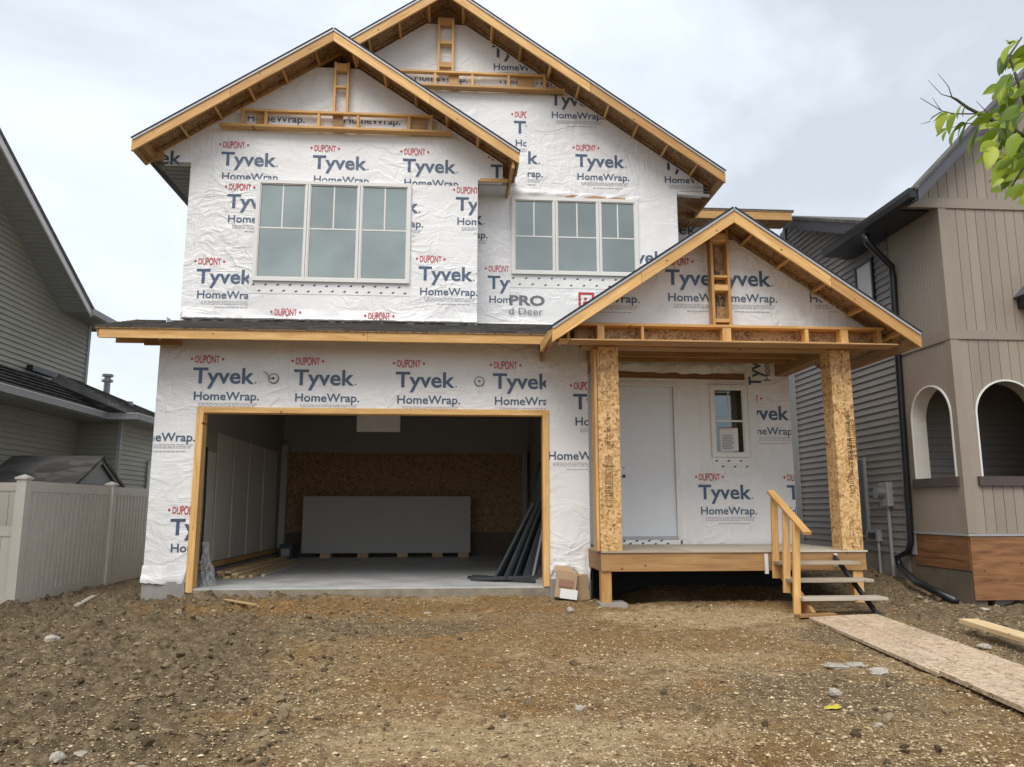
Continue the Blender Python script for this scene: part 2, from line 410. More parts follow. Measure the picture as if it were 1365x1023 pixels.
def clip_mesh(parts, clip):
    bm = bmesh.new()
    for vs, fs, mi in parts:
        bv = [bm.verts.new((q[0], 0, q[1])) for q in vs]
        for f in fs:
            try: bm.faces.new([bv[i] for i in f]).material_index = mi
            except ValueError: pass
    for (no, co) in clip:      # keep the side where no . (p-co) < 0
        bmesh.ops.bisect_plane(bm, geom=bm.verts[:] + bm.edges[:] + bm.faces[:], plane_co=co, plane_no=no, clear_outer=True)
    me = bpy.data.meshes.new('wrap_print'); bm.to_mesh(me); bm.free(); return me
_FULL = {}
def logo(parent, Y, u, v, scale=1., **k):
    if k.get('du', True): logo1(parent, Y, u, v, scale, **{**k, 'ty': False, 'hw': False, 'fine': False})
    k['du'] = False
    if k.get('ty', True): logo1(parent, Y, u, v, scale, **{**k, 'hw': False, 'fine': False})
    if k.get('hw', True): logo1(parent, Y, u, v, scale, **{**k, 'ty': False, 'fine': False})
    if k.get('fine', True): o = logo1(parent, Y, u, v, scale, **{**k, 'ty': False, 'hw': False}); (tag(o, kind='stuff') if o else None)
def logo1(parent, Y, u, v, scale=1., x0=None, x1=None, z0=None, z1=None, rot=0., mats=('print_blue', 'print_red', 'print_faint'), du=True, ty=True, hw=True, fine=True, slopes=(), off=.006):
    """T of the word at photo point (u, v) on the wall plane Y; crop limits in metres on the wall"""
    p = PY(u, v, Y)
    parts = logo_parts(ty, hw, du, fine)
    clip = []
    ca, sa = cos(rot), sin(rot)
    def loc(x, z):
        dx, dz = (x - p.x) / scale, (z - p.z) / scale
        return (dx * ca + dz * sa, 0, -dx * sa + dz * ca)
    def nrm(nx, nz): return (nx * ca + nz * sa, 0, -nx * sa + nz * ca)
    if x1 is not None: clip.append((nrm(1, 0), loc(x1, 0)))
    if x0 is not None: clip.append((nrm(-1, 0), loc(x0, 0)))
    if z1 is not None: clip.append((nrm(0, 1), loc(0, z1)))
    if z0 is not None: clip.append((nrm(0, -1), loc(0, z0)))
    for (nx, nz, px, pz) in slopes: clip.append((nrm(nx, nz), loc(px, pz)))
    key = (ty, hw, du, fine, mats) if not clip else None
    if key and key in _FULL: me = _FULL[key]
    else:
        me = clip_mesh(parts, clip)
        for q in mats: me.materials.append(MATS[q])
        if key: _FULL[key] = me
    if not len(me.polygons): return
    m = Matrix.Translation((p.x, Y - off, p.z)) @ Matrix.Rotation(-rot, 4, 'Y') @ Matrix.Scale(scale, 4)
    return link(bpy.data.objects.new('wrap_print', me), parent, m)
def words(parent, body, Y, u, v, w, cap, mat, bold=.01, rot=0., name='wrap_print', off=.006, axis='y'):
    vs, fs = textmesh(body, w, cap, bold); p = PY(u, v, Y)
    ca, sa = cos(rot), sin(rot)
    V = [(p.x + q[0] * ca - q[1] * sa, Y - off, p.z + q[0] * sa + q[1] * ca) for q in vs]
    return mesh(name, V, fs, mat, parent)

# ==================================================================  GROUND
def vnoise(x, y, sc, seed):
    r = np.random.default_rng(seed).random((256, 256)); x = x * sc + 1000; y = y * sc + 1000
    xi = np.floor(x).astype(int); yi = np.floor(y).astype(int); fx = x - xi; fy = y - yi
    fx = fx * fx * (3 - 2 * fx); fy = fy * fy * (3 - 2 * fy)
    g = lambda a, b_: r[a % 256, b_ % 256]
    return (g(xi, yi) * (1 - fx) + g(xi + 1, yi) * fx) * (1 - fy) + (g(xi, yi + 1) * (1 - fx) + g(xi + 1, yi + 1) * fx) * fy - .5
def sstep(a, b_, x): t = np.clip((x - a) / (b_ - a), 0, 1); return t * t * (3 - 2 * t)
def ground_z(x, y, fine=True):
    x = np.asarray(x, float); y = np.asarray(y, float)
    z = -.165 - .025 * np.clip(-1 - y, 0, 12) + .0 * x
    z = z + .14 * np.clip(y + .8, 0, 1.7) * sstep(2.0, 3.2, x)
    z = z - .03 * sstep(-4.0, -5.0, x)
    far = 1 - sstep(9, 14, np.hypot(x, y + 5))
    left = sstep(-.3, -2.6, x + 1.2 * vnoise(x, y, .5, 5)); right = sstep(5.0, 6.0, x) * sstep(-6, -2, y)
    rough = np.clip(left + .6 * right, 0, 1) * far
    n = .055 * vnoise(x, y, .9, 1) + .03 * vnoise(x, y, 2.3, 2)
    clod = np.abs(vnoise(x, y, 4.5, 3)) * .13 + np.abs(vnoise(x, y, 9., 4)) * .09 + np.abs(vnoise(x, y, 19, 6)) * .055 + vnoise(x, y, 36, 16) * .018
    z = z + n * far * (.5 + rough) + rough * (1.55 * clod - .07) + (1 - rough) * far * (vnoise(x, y, 5, 17) * .018 + vnoise(x, y, 12, 7) * .018 + vnoise(x, y, 28, 8) * .014)
    # a tyre rut running to the lower right
    for rx0, am in ((1.70, 1.), (2.05, .55)):
        d = x - rx0 + .05 * (y + 6); on = sstep(-5.2, -5.7, y) * sstep(-9.5, -8.5, y) * am
        z = z - .045 * np.exp(-(d / .055) ** 2) * on + .022 * np.exp(-((np.abs(d) - .12) / .04) ** 2) * on
    d = x + .9 + .12 * (y + 4); on = sstep(-3.2, -4.2, y) * .5
    z = z - .03 * np.exp(-(d / .12) ** 2) * on + .012 * np.exp(-((np.abs(d) - .2) / .06) ** 2) * on
    z = z - .17 * sstep(2.0, 2.25, x) * sstep(5.45, 5.2, x) * sstep(-.70, -.30, y)
    z = z + .055 * sstep(-.55, -.12, y) * sstep(-4.2, -3.6, x) * sstep(1.7, 1.2, x)
    # keep below the slab and the walkway sheets
    ing = sstep(-4.45, -4.3, x) * sstep(2.05, 1.95, x) * sstep(-.12, .0, y)
    z = np.where(ing > 0, np.minimum(z, -.15 - .1 * ing), z)
    return z
def axis_coords(lo, hi, step, far):
    mid = list(np.arange(lo, hi + 1e-6, step)); a, k = [], step
    x = hi
    while x < far: k *= 1.35; x += k; a.append(x)
    c_, k = [], step; x = lo
    while x > -far: k *= 1.35; x -= k; c_.append(x)
    return np.array(c_[::-1] + mid + a)
xs = axis_coords(-7.2, 7.2, .026, 400)
ym = [-8.7]
while ym[-1] < 2.2: ym.append(ym[-1] + (ym[-1] + 11.3) * .0048)
yl, k_ = [], .012
while (yl[-1] if yl else ym[0]) > -400: yl.append((yl[-1] if yl else ym[0]) - k_); k_ *= 1.35
yh, k_ = [], .06
while (yh[-1] if yh else ym[-1]) < 400: yh.append((yh[-1] if yh else ym[-1]) + k_); k_ *= 1.35
ys = np.array(yl[::-1] + ym + yh)
GX, GY = np.meshgrid(xs, ys); GZ = ground_z(GX, GY)
nx, ny = len(xs), len(ys)
vv = np.stack([GX, GY, GZ], -1).reshape(-1, 3)
me = bpy.data.meshes.new('ground')
idx = np.arange(nx * ny).reshape(ny, nx)
fc = np.stack([idx[:-1, :-1], idx[:-1, 1:], idx[1:, 1:], idx[1:, :-1]], -1).reshape(-1, 4)
def fast_mesh(me, v, f):
    n, k = f.shape
    me.vertices.add(len(v)); me.vertices.foreach_set('co', v.astype(np.float32).ravel())
    me.loops.add(n * k); me.loops.foreach_set('vertex_index', f.astype(np.int32).ravel())
    me.polygons.add(n); me.polygons.foreach_set('loop_start', np.arange(0, n * k, k, dtype=np.int32))
    me.update(calc_edges=True)
fast_mesh(me, vv, fc); me.materials.append(MATS['soil'])
me.polygons.foreach_set('use_smooth', [True] * len(me.polygons))
g = link(bpy.data.objects.new('ground', me)); tag(g, 'bare brown earth yard with gravel and clods', None, kind='structure')

def ico(sub=1):
    bm = bmesh.new(); bmesh.ops.create_icosphere(bm, subdivisions=sub, radius=1)
    v = np.array([q.co[:] for q in bm.verts]); f = np.array([[w.index for w in q.verts] for q in bm.faces]); bm.free(); return v, f
def lump():
    a = np.arange(6) * pi / 3
    v = np.vstack([np.stack([np.cos(a), np.sin(a), .12 * np.cos(3 * a)], -1), [[.1, .05, .8], [0, 0, -.8]]])
    f = [[i, (i + 1) % 6, 6] for i in range(6)] + [[(i + 1) % 6, i, 7] for i in range(6)]
    return v, np.array(f)
def scatter(name, label, cat, n, sampler, size, flatn, mat, jit=.25):
    v0, f0 = lump() if name == 'gravel' else ico(1)
    x, y = sampler(n); z = ground_z(x, y); n = len(x)
    s = size(n, x, y)
    a = RNG.random(n) * 2 * pi
    sc3 = np.stack([s * RNG.uniform(.75, 1.3, n), s * RNG.uniform(.6, 1., n), s * RNG.uniform(*flatn, n)], -1)
    V = v0[None] * (1 + jit * (RNG.random((n, len(v0), 3 if jit > .3 else 1)) - .5) * 2) * sc3[:, None]
    ca, sa = np.cos(a)[:, None], np.sin(a)[:, None]
    X = V[..., 0] * ca - V[..., 1] * sa + x[:, None]; Y = V[..., 0] * sa + V[..., 1] * ca + y[:, None]
    Z = V[..., 2] + (z + sc3[:, 2] * .35)[:, None]
    F = f0[None] + (np.arange(n) * len(v0))[:, None, None]
    me = bpy.data.meshes.new(name); fast_mesh(me, np.stack([X, Y, Z], -1).reshape(-1, 3), F.reshape(-1, 3)); me.materials.append(MATS[mat])
    me.polygons.foreach_set('use_smooth', [False] * len(me.polygons)); me.update()
    o = link(bpy.data.objects.new(name, me)); return tag(o, label, cat, kind='stuff')
def ok_mask(x, y):
    m = ~((x > -4.4) & (x < 2.0) & (y > -.03)) & ~((x < -5.95) & (y > -.3)) & (x < 6.85)
    return m
def samp_gravel(n):
    d = 3.6 * (12.5 / 3.6) ** RNG.random(n); t = RNG.uniform(-.72, .80, n)     # even density in the view
    x = d * t + .05 * d; y = -11.3 + d
    m = ok_mask(x, y); x, y = x[m], y[m]
    dens = .5 + .9 * vnoise(x, y, .8, 21) + .5 * vnoise(x, y, 3., 22) + .25
    k = RNG.random(len(x)) < dens; return x[k], y[k]
scatter('gravel', 'small tan and brown pebbles strewn over the yard', 'gravel', 125000, samp_gravel,
        lambda n, x, y: np.exp(RNG.normal(math.log(.0062), .42, n)).clip(.003, .024), (.35, .8), 'gravel_mix', .32)
def samp_clod(n):
    d = 3.6 * (13 / 3.6) ** RNG.random(n); x = d * RNG.uniform(-.72, .85, n); y = -11.3 + d
    m = ok_mask(x, y) & ((x < -1.0 + 1.6 * vnoise(x, y, .5, 31)) | (x > 5.6) | (RNG.random(n) < .07)); return x[m], y[m]
scatter('earth_clods', 'loose grey brown clods of earth at the left', 'soil', 13000, samp_clod,
        lambda n, x, y: np.exp(RNG.normal(math.log(.0125), .55, n)).clip(.004, .042), (.5, .9), 'clod_soil', .6)

# ==================================================================  NEW HOUSE
HX0, HX1 = -4.30, 1.96
house = thing('new_house', 'unfinished two storey house in white house wrap with bare wood gables', 'house', (-1, 0, -.2))
H = house
# ---- slab and foundation
box('garage_slab', HX0 + .1, HX1 - .1, .0, 7.6, -.35, 0, 'concrete', H)
box('foundation', HX0, -3.722, -.02, .25, -.45, .098, 'foundation', H)
box('foundation', 1.362, HX1, -.02, .25, -.45, .098, 'foundation', H)
box('foundation', HX0, HX0 + .25, .25, 9.8, -.45, .10, 'foundation', H)
# dark crawl space walls behind the porch
box('foundation', HX1 - .2, HX1 - .02, .25, 7.6, -.45, .10, 'foundation', H)
box('slab_edge', OPX0 - .1, OPX1 + .09, -.014, -.001, -.35, -.012, 'foundation', H) if False else None
# ---- garage front wall with the door opening
OPX0, OPX1, OPZ = -3.61, 1.272, 2.455
box('slab_edge', OPX0 - .1, OPX1 + .085, -.016, -.001, -.35, -.02, 'curb_dirty', H)
gw = prism('garage_wall', [(HX0, .10), (OPX0 - .1, .10), (OPX0 - .1, OPZ + .085), (OPX1 + .085, OPZ + .085), (OPX1 + .085, .10), (HX1, .10), (HX1, 3.60), (HX0, 3.60)], 'y', 0, .16, 'house_wrap', H)
stick('opening_trim', (OPX0 - .05, .06, -.05), (OPX0 - .05, .06, OPZ + .085), .19, .096, 'lumber', H, up=(1, 0, 0))
stick('opening_trim', (OPX1 + .045, .06, -.0), (OPX1 + .045, .06, OPZ + .085), .19, .088, 'lumber', H, up=(1, 0, 0))
stick('opening_trim', (OPX0, .06, OPZ + .042), (OPX1, .06, OPZ + .042), .19, .084, 'lumber', H)
# loose bottom edge of the wrap, fluttering below the wall
def wrap_flap(parent, x0, x1, ztop, Y, drops, mat='house_wrap', name='wrap_flap'):
    n = 40; vs = []; rn = random.Random(int(x0 * 100))
    ph = [rn.uniform(0, 6) for _ in range(4)]
    for j in range(7):
        for i in range(n + 1):
            t = i / n; x = x0 + (x1 - x0) * t
            dz = np.interp(t, [d[0] for d in drops], [d[1] for d in drops])
            s = j / 6
            out_ = .012 + s * (.03 + .022 * sin(x * 9 + ph[0]) + .012 * sin(x * 23 + ph[1]) + .012 * sin(s * 9 + ph[2] + x * 3))
            vs.append((x, Y - out_, ztop - dz * s + .004 * s * sin(x * 60 + ph[3])))
    fs = [(j * (n + 1) + i, j * (n + 1) + i + 1, (j + 1) * (n + 1) + i + 1, (j + 1) * (n + 1) + i) for j in range(6) for i in range(n)]
    return mesh(name, vs, fs, mat, parent, smooth=True)
wrap_flap(H, HX0 - .01, OPX0 - .105, .32, 0, [(0, .23), (.6, .26), (.93, .25), (1, .12)])
wrap_flap(H, OPX1 + .095, HX1 + .012, .42, 0, [(0, .28), (.15, .16), (.55, .17), (.8, .30), (.93, .42), (1, .10)])
# ---- garage interior
IG = .16
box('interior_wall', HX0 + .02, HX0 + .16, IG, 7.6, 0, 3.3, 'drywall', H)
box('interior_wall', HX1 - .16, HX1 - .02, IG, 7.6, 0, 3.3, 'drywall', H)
box('interior_wall', HX0 + .02, HX1 - .02, 7.6, 7.75, 2.44, 3.3, 'drywall', H)
box('garage_ceiling', HX0 + .02, HX1 - .02, IG, 7.75, 3.3, 3.38, 'drywall', H)
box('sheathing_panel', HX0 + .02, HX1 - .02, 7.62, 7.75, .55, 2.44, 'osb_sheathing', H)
box('foundation', HX0 + .02, HX1 - .02, 7.60, 7.85, -.3, .55, 'foundation_stained', H)
box('wall_stud', -4.12, -3.98, 7.35, 7.58, 0, 2.6, 'drywall_face', H, None)
box('wall_stud', 1.60, 1.72, 7.35, 7.58, 0, 2.6, 'drywall', H, None)
box('ceiling_hatch', -1.85, -1.05, 3.2, 3.26, 2.52, 3.28, 'label_white', H)
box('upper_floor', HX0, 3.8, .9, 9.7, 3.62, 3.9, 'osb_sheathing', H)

# ---- lean-to roof over the garage door
def roof_slab(parent, e0, e1, t0, t1, courses, thick=.034, name='shingle_courses', sheath=True, under='osb_sheathing'):
    """eave line e0-e1, top line t0-t1: sheathing plus overlapping shingle courses, each a real step"""
    e0, e1, t0, t1 = map(Vector, (e0, e1, t0, t1))
    nrm = (e1 - e0).cross(t0 - e0).normalized()
    if nrm.z < 0: nrm = -nrm
    mb = MB()
    for i in range(courses):
        a, c_ = i / courses, min(1, (i + 1.05) / courses)
        p = [e0.lerp(t0, a), e1.lerp(t1, a), e1.lerp(t1, c_), e0.lerp(t0, c_)]
        lo = [p[0] + nrm * .001, p[1] + nrm * .001, p[2] + nrm * .001, p[3] + nrm * .001]
        hi = [p[0] + nrm * (thick * .9), p[1] + nrm * (thick * .9), p[2] + nrm * (thick * .6), p[3] + nrm * (thick * .6)]
        mb.add(lo + hi, BF)
    mb.obj(name, 'shingles', parent, kind='stuff')
    if sheath:
        th = .016
        q = [e0, e1, t1, t0]
        mesh('roof_sheathing', [p - nrm * th for p in q] + [Vector(p) for p in q], BF, under, parent)
    return nrm
roof_slab(H, (-4.95, -.62, 3.555), (1.50, -.62, 3.555), (-4.95, .76, 3.975), (1.50, .76, 3.975), 10)
roof_slab(H, (.33, .76, 3.975), (3.0, .76, 3.975), (.33, 1.33, 4.15), (3.0, 1.33, 4.15), 4)
stick('fascia_board', (-4.90, -.58, 3.478), (-1.262, -.58, 3.478), .038, .135, 'lumber', H)
stick('fascia_board', (-1.258, -.58, 3.477), (1.33, -.58, 3.477), .038, .135, 'lumber', H)
stick('drip_edge', (-4.95, -.603, 3.553), (1.40, -.603, 3.553), .012, .03, 'drip_edge', H)
stick('fascia_board', (-4.93, -.55, 3.49), (-4.93, .7, 3.93), .038, .12, 'lumber', H)
for x in (-4.55, -3.9, -3.3, -2.7, -2.1, -1.5, -.9, -.3, .3, .9):
    stick('rafter_tail', (x, -.56, 3.485), (x, .02, 3.68), .038, .09, 'lumber_treated', H)
stick('lookout', (-4.45, -.18, 3.44), (-3.93, -.18, 3.44), .038, .085, 'lumber_treated', H)
stick('lookout', (-4.9, -.02 - .03, 3.50), (-4.3, -.05, 3.50), .038, .09, 'lumber', H)

# ---- upper left block (front gable)
LW = .70
slopeL = .667; apL = (-2.03, 8.72); apR_ = (-.26, 10.02)
def topL(x): return apL[1] - slopeL * abs(x - apL[0])
uw = []
wall_pts = [(-4.30, 3.95), (.31, 3.95), (.31, 6.44), (.72, 6.44), (.72, topL(.72) - .15), (apL[0] + .35, topL(apL[0] + .35) - .15), (apL[0] - .35, topL(apL[0] - .35) - .15), (-4.76, topL(-4.76) - .15), (-4.76, 6.59), (-4.30, 6.59)]
upperL = prism('upper_wall', wall_pts, 'y', LW, LW + .16, 'house_wrap', H)
box('upper_side_wall', .15, .30, LW + .16, 1.30, 3.95, 6.44, 'house_wrap', H)
prism('soffit_panel', [(-4.86, 6.60), (-4.31, 6.60), (-4.31, 6.625), (-4.86, 6.625)], 'y', LW + .17, 9.8, 'soffit_grey', H)
mb = MB()
for k in range(56): mb.box(-4.84, -4.32, LW + .2 + k * .16, LW + .215 + k * .16, 6.590, 6.601)
mb.obj('soffit_ribs', 'soffit_grey', H, kind='stuff')
prism('upper_side_wall', [(LW + .16, .10), (9.8, .10), (9.8, 6.6), (LW + .16, 6.6)], 'x', -4.30, -4.16, 'house_wrap', H)
box('garage_side_wall', HX0, HX0 + .01, .16, LW + .16, .10, 3.9, 'house_wrap', H)

def gable_roof(parent, ap, half, slope, y0, y1, wallY, name_pref='', rake=.14, ladder=True, fasc='lumber', left=True, right=True, halfR=None, courses=14):
    """two slopes from ridge ap=(x,z) at top of shingles; front rake boards, drip edge, lookouts, sheathing"""
    ax, az = ap
    for s in (-1, 1):
        if (s == -1 and not left) or (s == 1 and not right): continue
        hw = (halfR if (s == 1 and halfR) else half)
        zt = az - .045; ze = zt - slope * hw
        roof_slab(parent, (ax + s * hw, y0, ze), (ax + s * hw, y1, ze), (ax, y0, zt), (ax, y1, zt), courses)
        d = Vector((s, 0, -slope)).normalized(); nn = Vector((s * slope, 0, 1)).normalized()
        L = hw / abs(d.x)
        A = Vector((ax, 0, zt)) - nn * (.018 + rake / 2)
        # rake board, mitred at the ridge by ending on the centre line
        for (ta, tb) in ((0, .52), (.5215, 1)):
            vs = []
            for yy in (y0 + .006, y0 + .044):
                for (tt, off) in ((ta, -.018), (ta, -.018 - rake), (tb, -.018 - rake), (tb, -.018)):
                    vs.append((ax + s * max(hw * tt, .001), yy, zt - slope * hw * tt + off / abs(nn.z)))
            mesh_board('fascia_board', vs, fasc, parent)
        # drip edge strip above it
        p0 = Vector((ax, y0 - .004, zt)) - nn * .008; p1 = p0 + d * L
        stick('drip_edge', p0, p1 + Vector((0, 0, 0)), .014, .030, 'drip_edge', parent, up=nn)
        stick('shingle_edge', p0 + nn * .030, p1 + nn * .030, .022, .024, 'shingle_edge', parent, up=nn)
        # eave fascia going back
        if s == -1 and ap == apR_: stick('fascia_board', (ax + s * (hw - .019), y0 + .05, ze - .06), (ax + s * (hw - .019), y1, ze - .06), .02, .10, 'dark_fascia', parent)
        else: stick('fascia_board', (ax + s * (hw - .019), y0 + .05, ze - .10), (ax + s * (hw - .019), wallY if ap == apL else y1, ze - .10), .038, .14, 'lumber_treated', parent)
        # lookouts between the rake board and the wall
        t = .42
        while t < L - .15:
            p = Vector((ax, 0, zt)) + d * t - nn * (.017 + .045)
            stick('lookout', (p.x, y0 + .045, p.z), (p.x, wallY, p.z), .038, .085, fasc, parent, up=nn)
            t += .61
        # barge rafter hard against the wall
        p0 = Vector((ax, wallY - .022, zt)) - nn * (.018 + .055) + d * .05; p1 = p0 + d * (L - .12)
        stick('barge_rafter', p0 + nn * .03, p1 + nn * .03, .02, .05, 'osb_sheathing', parent, up=nn)
def mesh_board(name, vs, mat, parent):
    """board given by 8 world points (two quads); local X along its length so the grain runs right"""
    V = [Vector(q) for q in vs]
    c0 = (V[0] + V[1]) / 2; c1 = (V[2] + V[3]) / 2; x = (c1 - c0).normalized(); y = Vector((0, 1, 0)); z = x.cross(y); 
    m = Matrix((x, y, z)).transposed().to_4x4(); m.translation = (c0 + c1) / 2; mi = m.inverted()
    o = mesh(name, [mi @ q for q in V], [(0, 1, 2, 3), (7, 6, 5, 4), (0, 4, 5, 1), (1, 5, 6, 2), (2, 6, 7, 3), (3, 7, 4, 0)], mat, parent, m)
    bm = bmesh.new(); bm.from_mesh(o.data); bmesh.ops.recalc_face_normals(bm, faces=bm.faces); bm.to_mesh(o.data); bm.free(); return o

gable_roof(H, apL, 2.98, slopeL, .15, 1.32, LW)
# eave return blocks under the left and right rake ends
prism('eave_block', [(-4.99, 6.60), (-4.86, 6.60), (-4.86, 6.75), (-4.99, 6.68)], 'y', .2, LW, 'lumber_treated', H)
stick('eave_block', (-4.93, LW - .03, 6.66), (-4.72, LW - .03, 6.66), .04, .14, 'lumber_treated', H)
stick('eave_block', (.34, LW - .03, 6.425), (.80, LW - .03, 6.425), .04, .05, 'lumber', H)
box('eave_soffit', .33, .80, LW + .165, 1.295, 6.42, 6.44, 'wrap_loose', H)
stick('eave_block', (.86, .22, 6.52), (.82, 1.28, 6.45), .038, .16, 'lumber', H)

# ---- main roof and upper right wall
RW = 1.30
slopeR = .685; apR = (-.26, 10.02)
def topR(x): return apR[1] - slopeR * abs(x - apR[0])
prism('upper_wall', [(.31, 4.05), (3.82, 4.05), (3.82, 6.58), (4.30, 6.56), (4.30, topR(4.30) - .15), (apR[0] + .35, topR(apR[0] + .35) - .15), (apR[0] - .35, topR(apR[0] - .35) - .15), (-4.2, topR(-4.2) - .15), (-4.2, 6.7), (.31, 6.4)], 'y', RW, RW + .16, 'house_wrap', H)
gable_roof(H, apR, 4.75, slopeR, .70, 9.8, RW, courses=22)
prism('upper_side_wall', [(RW + .16, 4.05), (9.8, 4.05), (9.8, 6.5), (RW + .16, 6.5)], 'x', 3.68, 3.82, 'house_wrap', H)
for y in (1.5, 1.95, 2.4, 2.85):
    stick('rafter_tail', (3.82, y, 6.92), (4.44, y, 6.52), .038, .09, 'lumber_treated', H)
stick('eave_block', (3.83, RW - .03, 6.56), (4.40, RW - .03, 6.53), .04, .05, 'vinyl_white', H)
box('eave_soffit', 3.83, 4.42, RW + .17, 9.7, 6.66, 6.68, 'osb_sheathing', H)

# ---- rear right wing
BW = 2.9
pA = PY(925, 284, 2.45); pB = PY(1055, 288, 2.45)
prism('rear_wall', [(3.83, 3.6), (5.5, 3.6), (5.5, pA.z - .05), (3.83, pA.z - .05)], 'y', BW, BW + .16, 'house_wrap', H)
stick('fascia_board', (3.9, 2.45, pB.z - .02), (pB.x, 2.45, pB.z - .02), .038, .16, 'lumber', H)
roof_slab(H, (3.85, 2.42, pB.z + .075), (pB.x + .04, 2.42, pB.z + .075), (3.85, 6.0, pB.z + .6), (pB.x + .04, 6.0, pB.z + .6), 10)
box('eave_soffit', 3.85, pB.x - .03, 2.48, BW, pB.z - .10, pB.z - .085, 'osb_sheathing', H)
prism('rear_side_wall', [(BW + .16, -.2), (9.8, -.2), (9.8, 6.6), (BW + .16, 6.6)], 'x', 5.36, 5.5, 'house_wrap', H)

# ---- ladders (built out frames on the gables)
def ladder(parent, Y, bot, top, studs, centre, depth=.09, backs=(), zc=None, ctop=None):
    """bot/top = (u0,u1,v) chord centre lines in the photo on plane Y"""
    b0, b1 = PY(bot[0], bot[2], Y), PY(bot[1], bot[3], Y)
    t0, t1 = PY(top[0], top[2], Y), PY(top[1], top[3], Y)
    zb, zt = (b0.z + b1.z) / 2, (t0.z + t1.z) / 2
    stick('frame_board', (b0.x, Y + depth / 2, zb), (b1.x, Y + depth / 2, zb), depth + .05, .042, 'lumber', parent)
    stick('frame_board', (t0.x, Y + depth / 2, zt), (t1.x, Y + depth / 2, zt), depth, .040, 'lumber', parent)
    for (u, w) in studs:
        x = PY(u, (bot[2] + top[2]) / 2, Y).x
        stick('frame_stud', (x, Y + depth / 2 + .004, zb + .02), (x, Y + depth / 2 + .004, zt - .02), w, depth - .01, 'lumber', parent, up=(0, 1, 0))
    for (u0, u1) in backs:
        xa, xb = PY(u0, top[2], Y).x, PY(u1, top[2], Y).x
        stick('frame_block', (xa, Y + depth - .01, (zb + zt) / 2), (xb, Y + depth - .01, (zb + zt) / 2), .02, zt - zb - .045, 'lumber_treated', parent)
    if centre:
        ul, ur, vt, rungs = centre
        z1 = PY(ul, vt, Y).z
        xl = PY(ul, bot[2], Y).x; xr = PY(ur, bot[2], Y).x
        for x in (xl, xr):
            stick('frame_stud', (x, Y + depth / 2 + .004, zt + .02), (x, Y + depth / 2 + .004, z1), .040, depth - .005, 'lumber', parent, up=(0, 1, 0))
        for (vr, hh) in rungs:
            z = PY(ul, vr, Y).z
            stick('frame_rung', (xl + .02, Y + depth / 2 + .006, z), (xr - .02, Y + depth / 2 + .006, z), depth - .02, hh, 'lumber', parent)
    return zb, zt
ladder(H, LW - .14, (292, 603.5, 165.5, 177.5), (321, 577, 145, 155.5), [(323.5, .05), (354, .045), (424.5, .045), (477, .045), (545.5, .045), (575, .05)],
       (444, 461.5, 82, [(88, .13), (114.5, .04)]), backs=[(341, 352), (443, 457), (549, 568)])
ladder(H, RW - .14, (520, 753, 111.5, 121.0), (505, 727, 92.5, 100.5), [(580, .045), (629.5, .045), (678, .045), (726, .045)],
       (584, 603, 23, [(27, .14), (55, .07), (85, .10)]), backs=[(598, 612), (690, 712)])

# ---- windows
def window(parent, Y, px, bars, vsplit, outer, proud=.05, fmat='vinyl_white', gmat='window_glass', fw=.055, muntin=True):
    """outer=(x0,x1,z0,z1) metres; bars = interior mullion x positions"""
    x0, x1, z0, z1 = outer
    w = MB()
    f = MB()
    xs_ = [x0] + list(bars) + [x1]
    fr = mesh('window', *frame_geo(x0, x1, z0, z1, xs_, fw, Y - proud, Y + .02), fmat, parent)
    for i in range(len(xs_) - 1):
        a = xs_[i] + (fw if i == 0 else fw * .62); c_ = xs_[i + 1] - (fw if i == len(xs_) - 2 else fw * .62)
        box('sash', *([0] * 6), fmat, fr) if False else None
        s = .016
        mesh('sash', *frame_geo(a, c_, z0 + fw, z1 - fw, [a, c_], s, Y - proud + .016, Y + .01), fmat, fr)
        box('pane', a + s, c_ - s, Y - .012, Y - .004, z0 + fw + s, z1 - fw - s, gmat, fr)
        if muntin:
            zm = z0 + (z1 - z0) * vsplit; xm = (a + c_) / 2
            box('muntin', a + s, c_ - s, Y - .020, Y - .0125, zm - .011, zm + .011, fmat, fr)
            box('muntin', xm - .011, xm + .011, Y - .020, Y - .0125, zm + .0112, z1 - fw - s, fmat, fr)
    return fr
def frame_geo(x0, x1, z0, z1, xs_, fw, ya, yb):
    mb = MB()
    mb.box(x0, x1, ya, yb, z0, z0 + fw); mb.box(x0, x1, ya, yb, z1 - fw, z1)
    for i, x in enumerate(xs_):
        if i == 0: mb.box(x, x + fw, ya, yb, z0 + fw, z1 - fw)
        elif i == len(xs_) - 1: mb.box(x - fw, x, ya, yb, z0 + fw, z1 - fw)
        else:
            mb.box(x - fw * .62, x - .004, ya, yb, z0 + fw, z1 - fw); mb.box(x + .004, x + fw * .62, ya, yb, z0 + fw, z1 - fw)
    return mb.v, mb.f
window(H, LW, None, (-2.42, -1.59), .525, (-3.23, -.772, 4.64, 6.315))
window(H, RW, None, (1.66, 2.42), .49, (.905, 3.105, 5.03, 6.41))

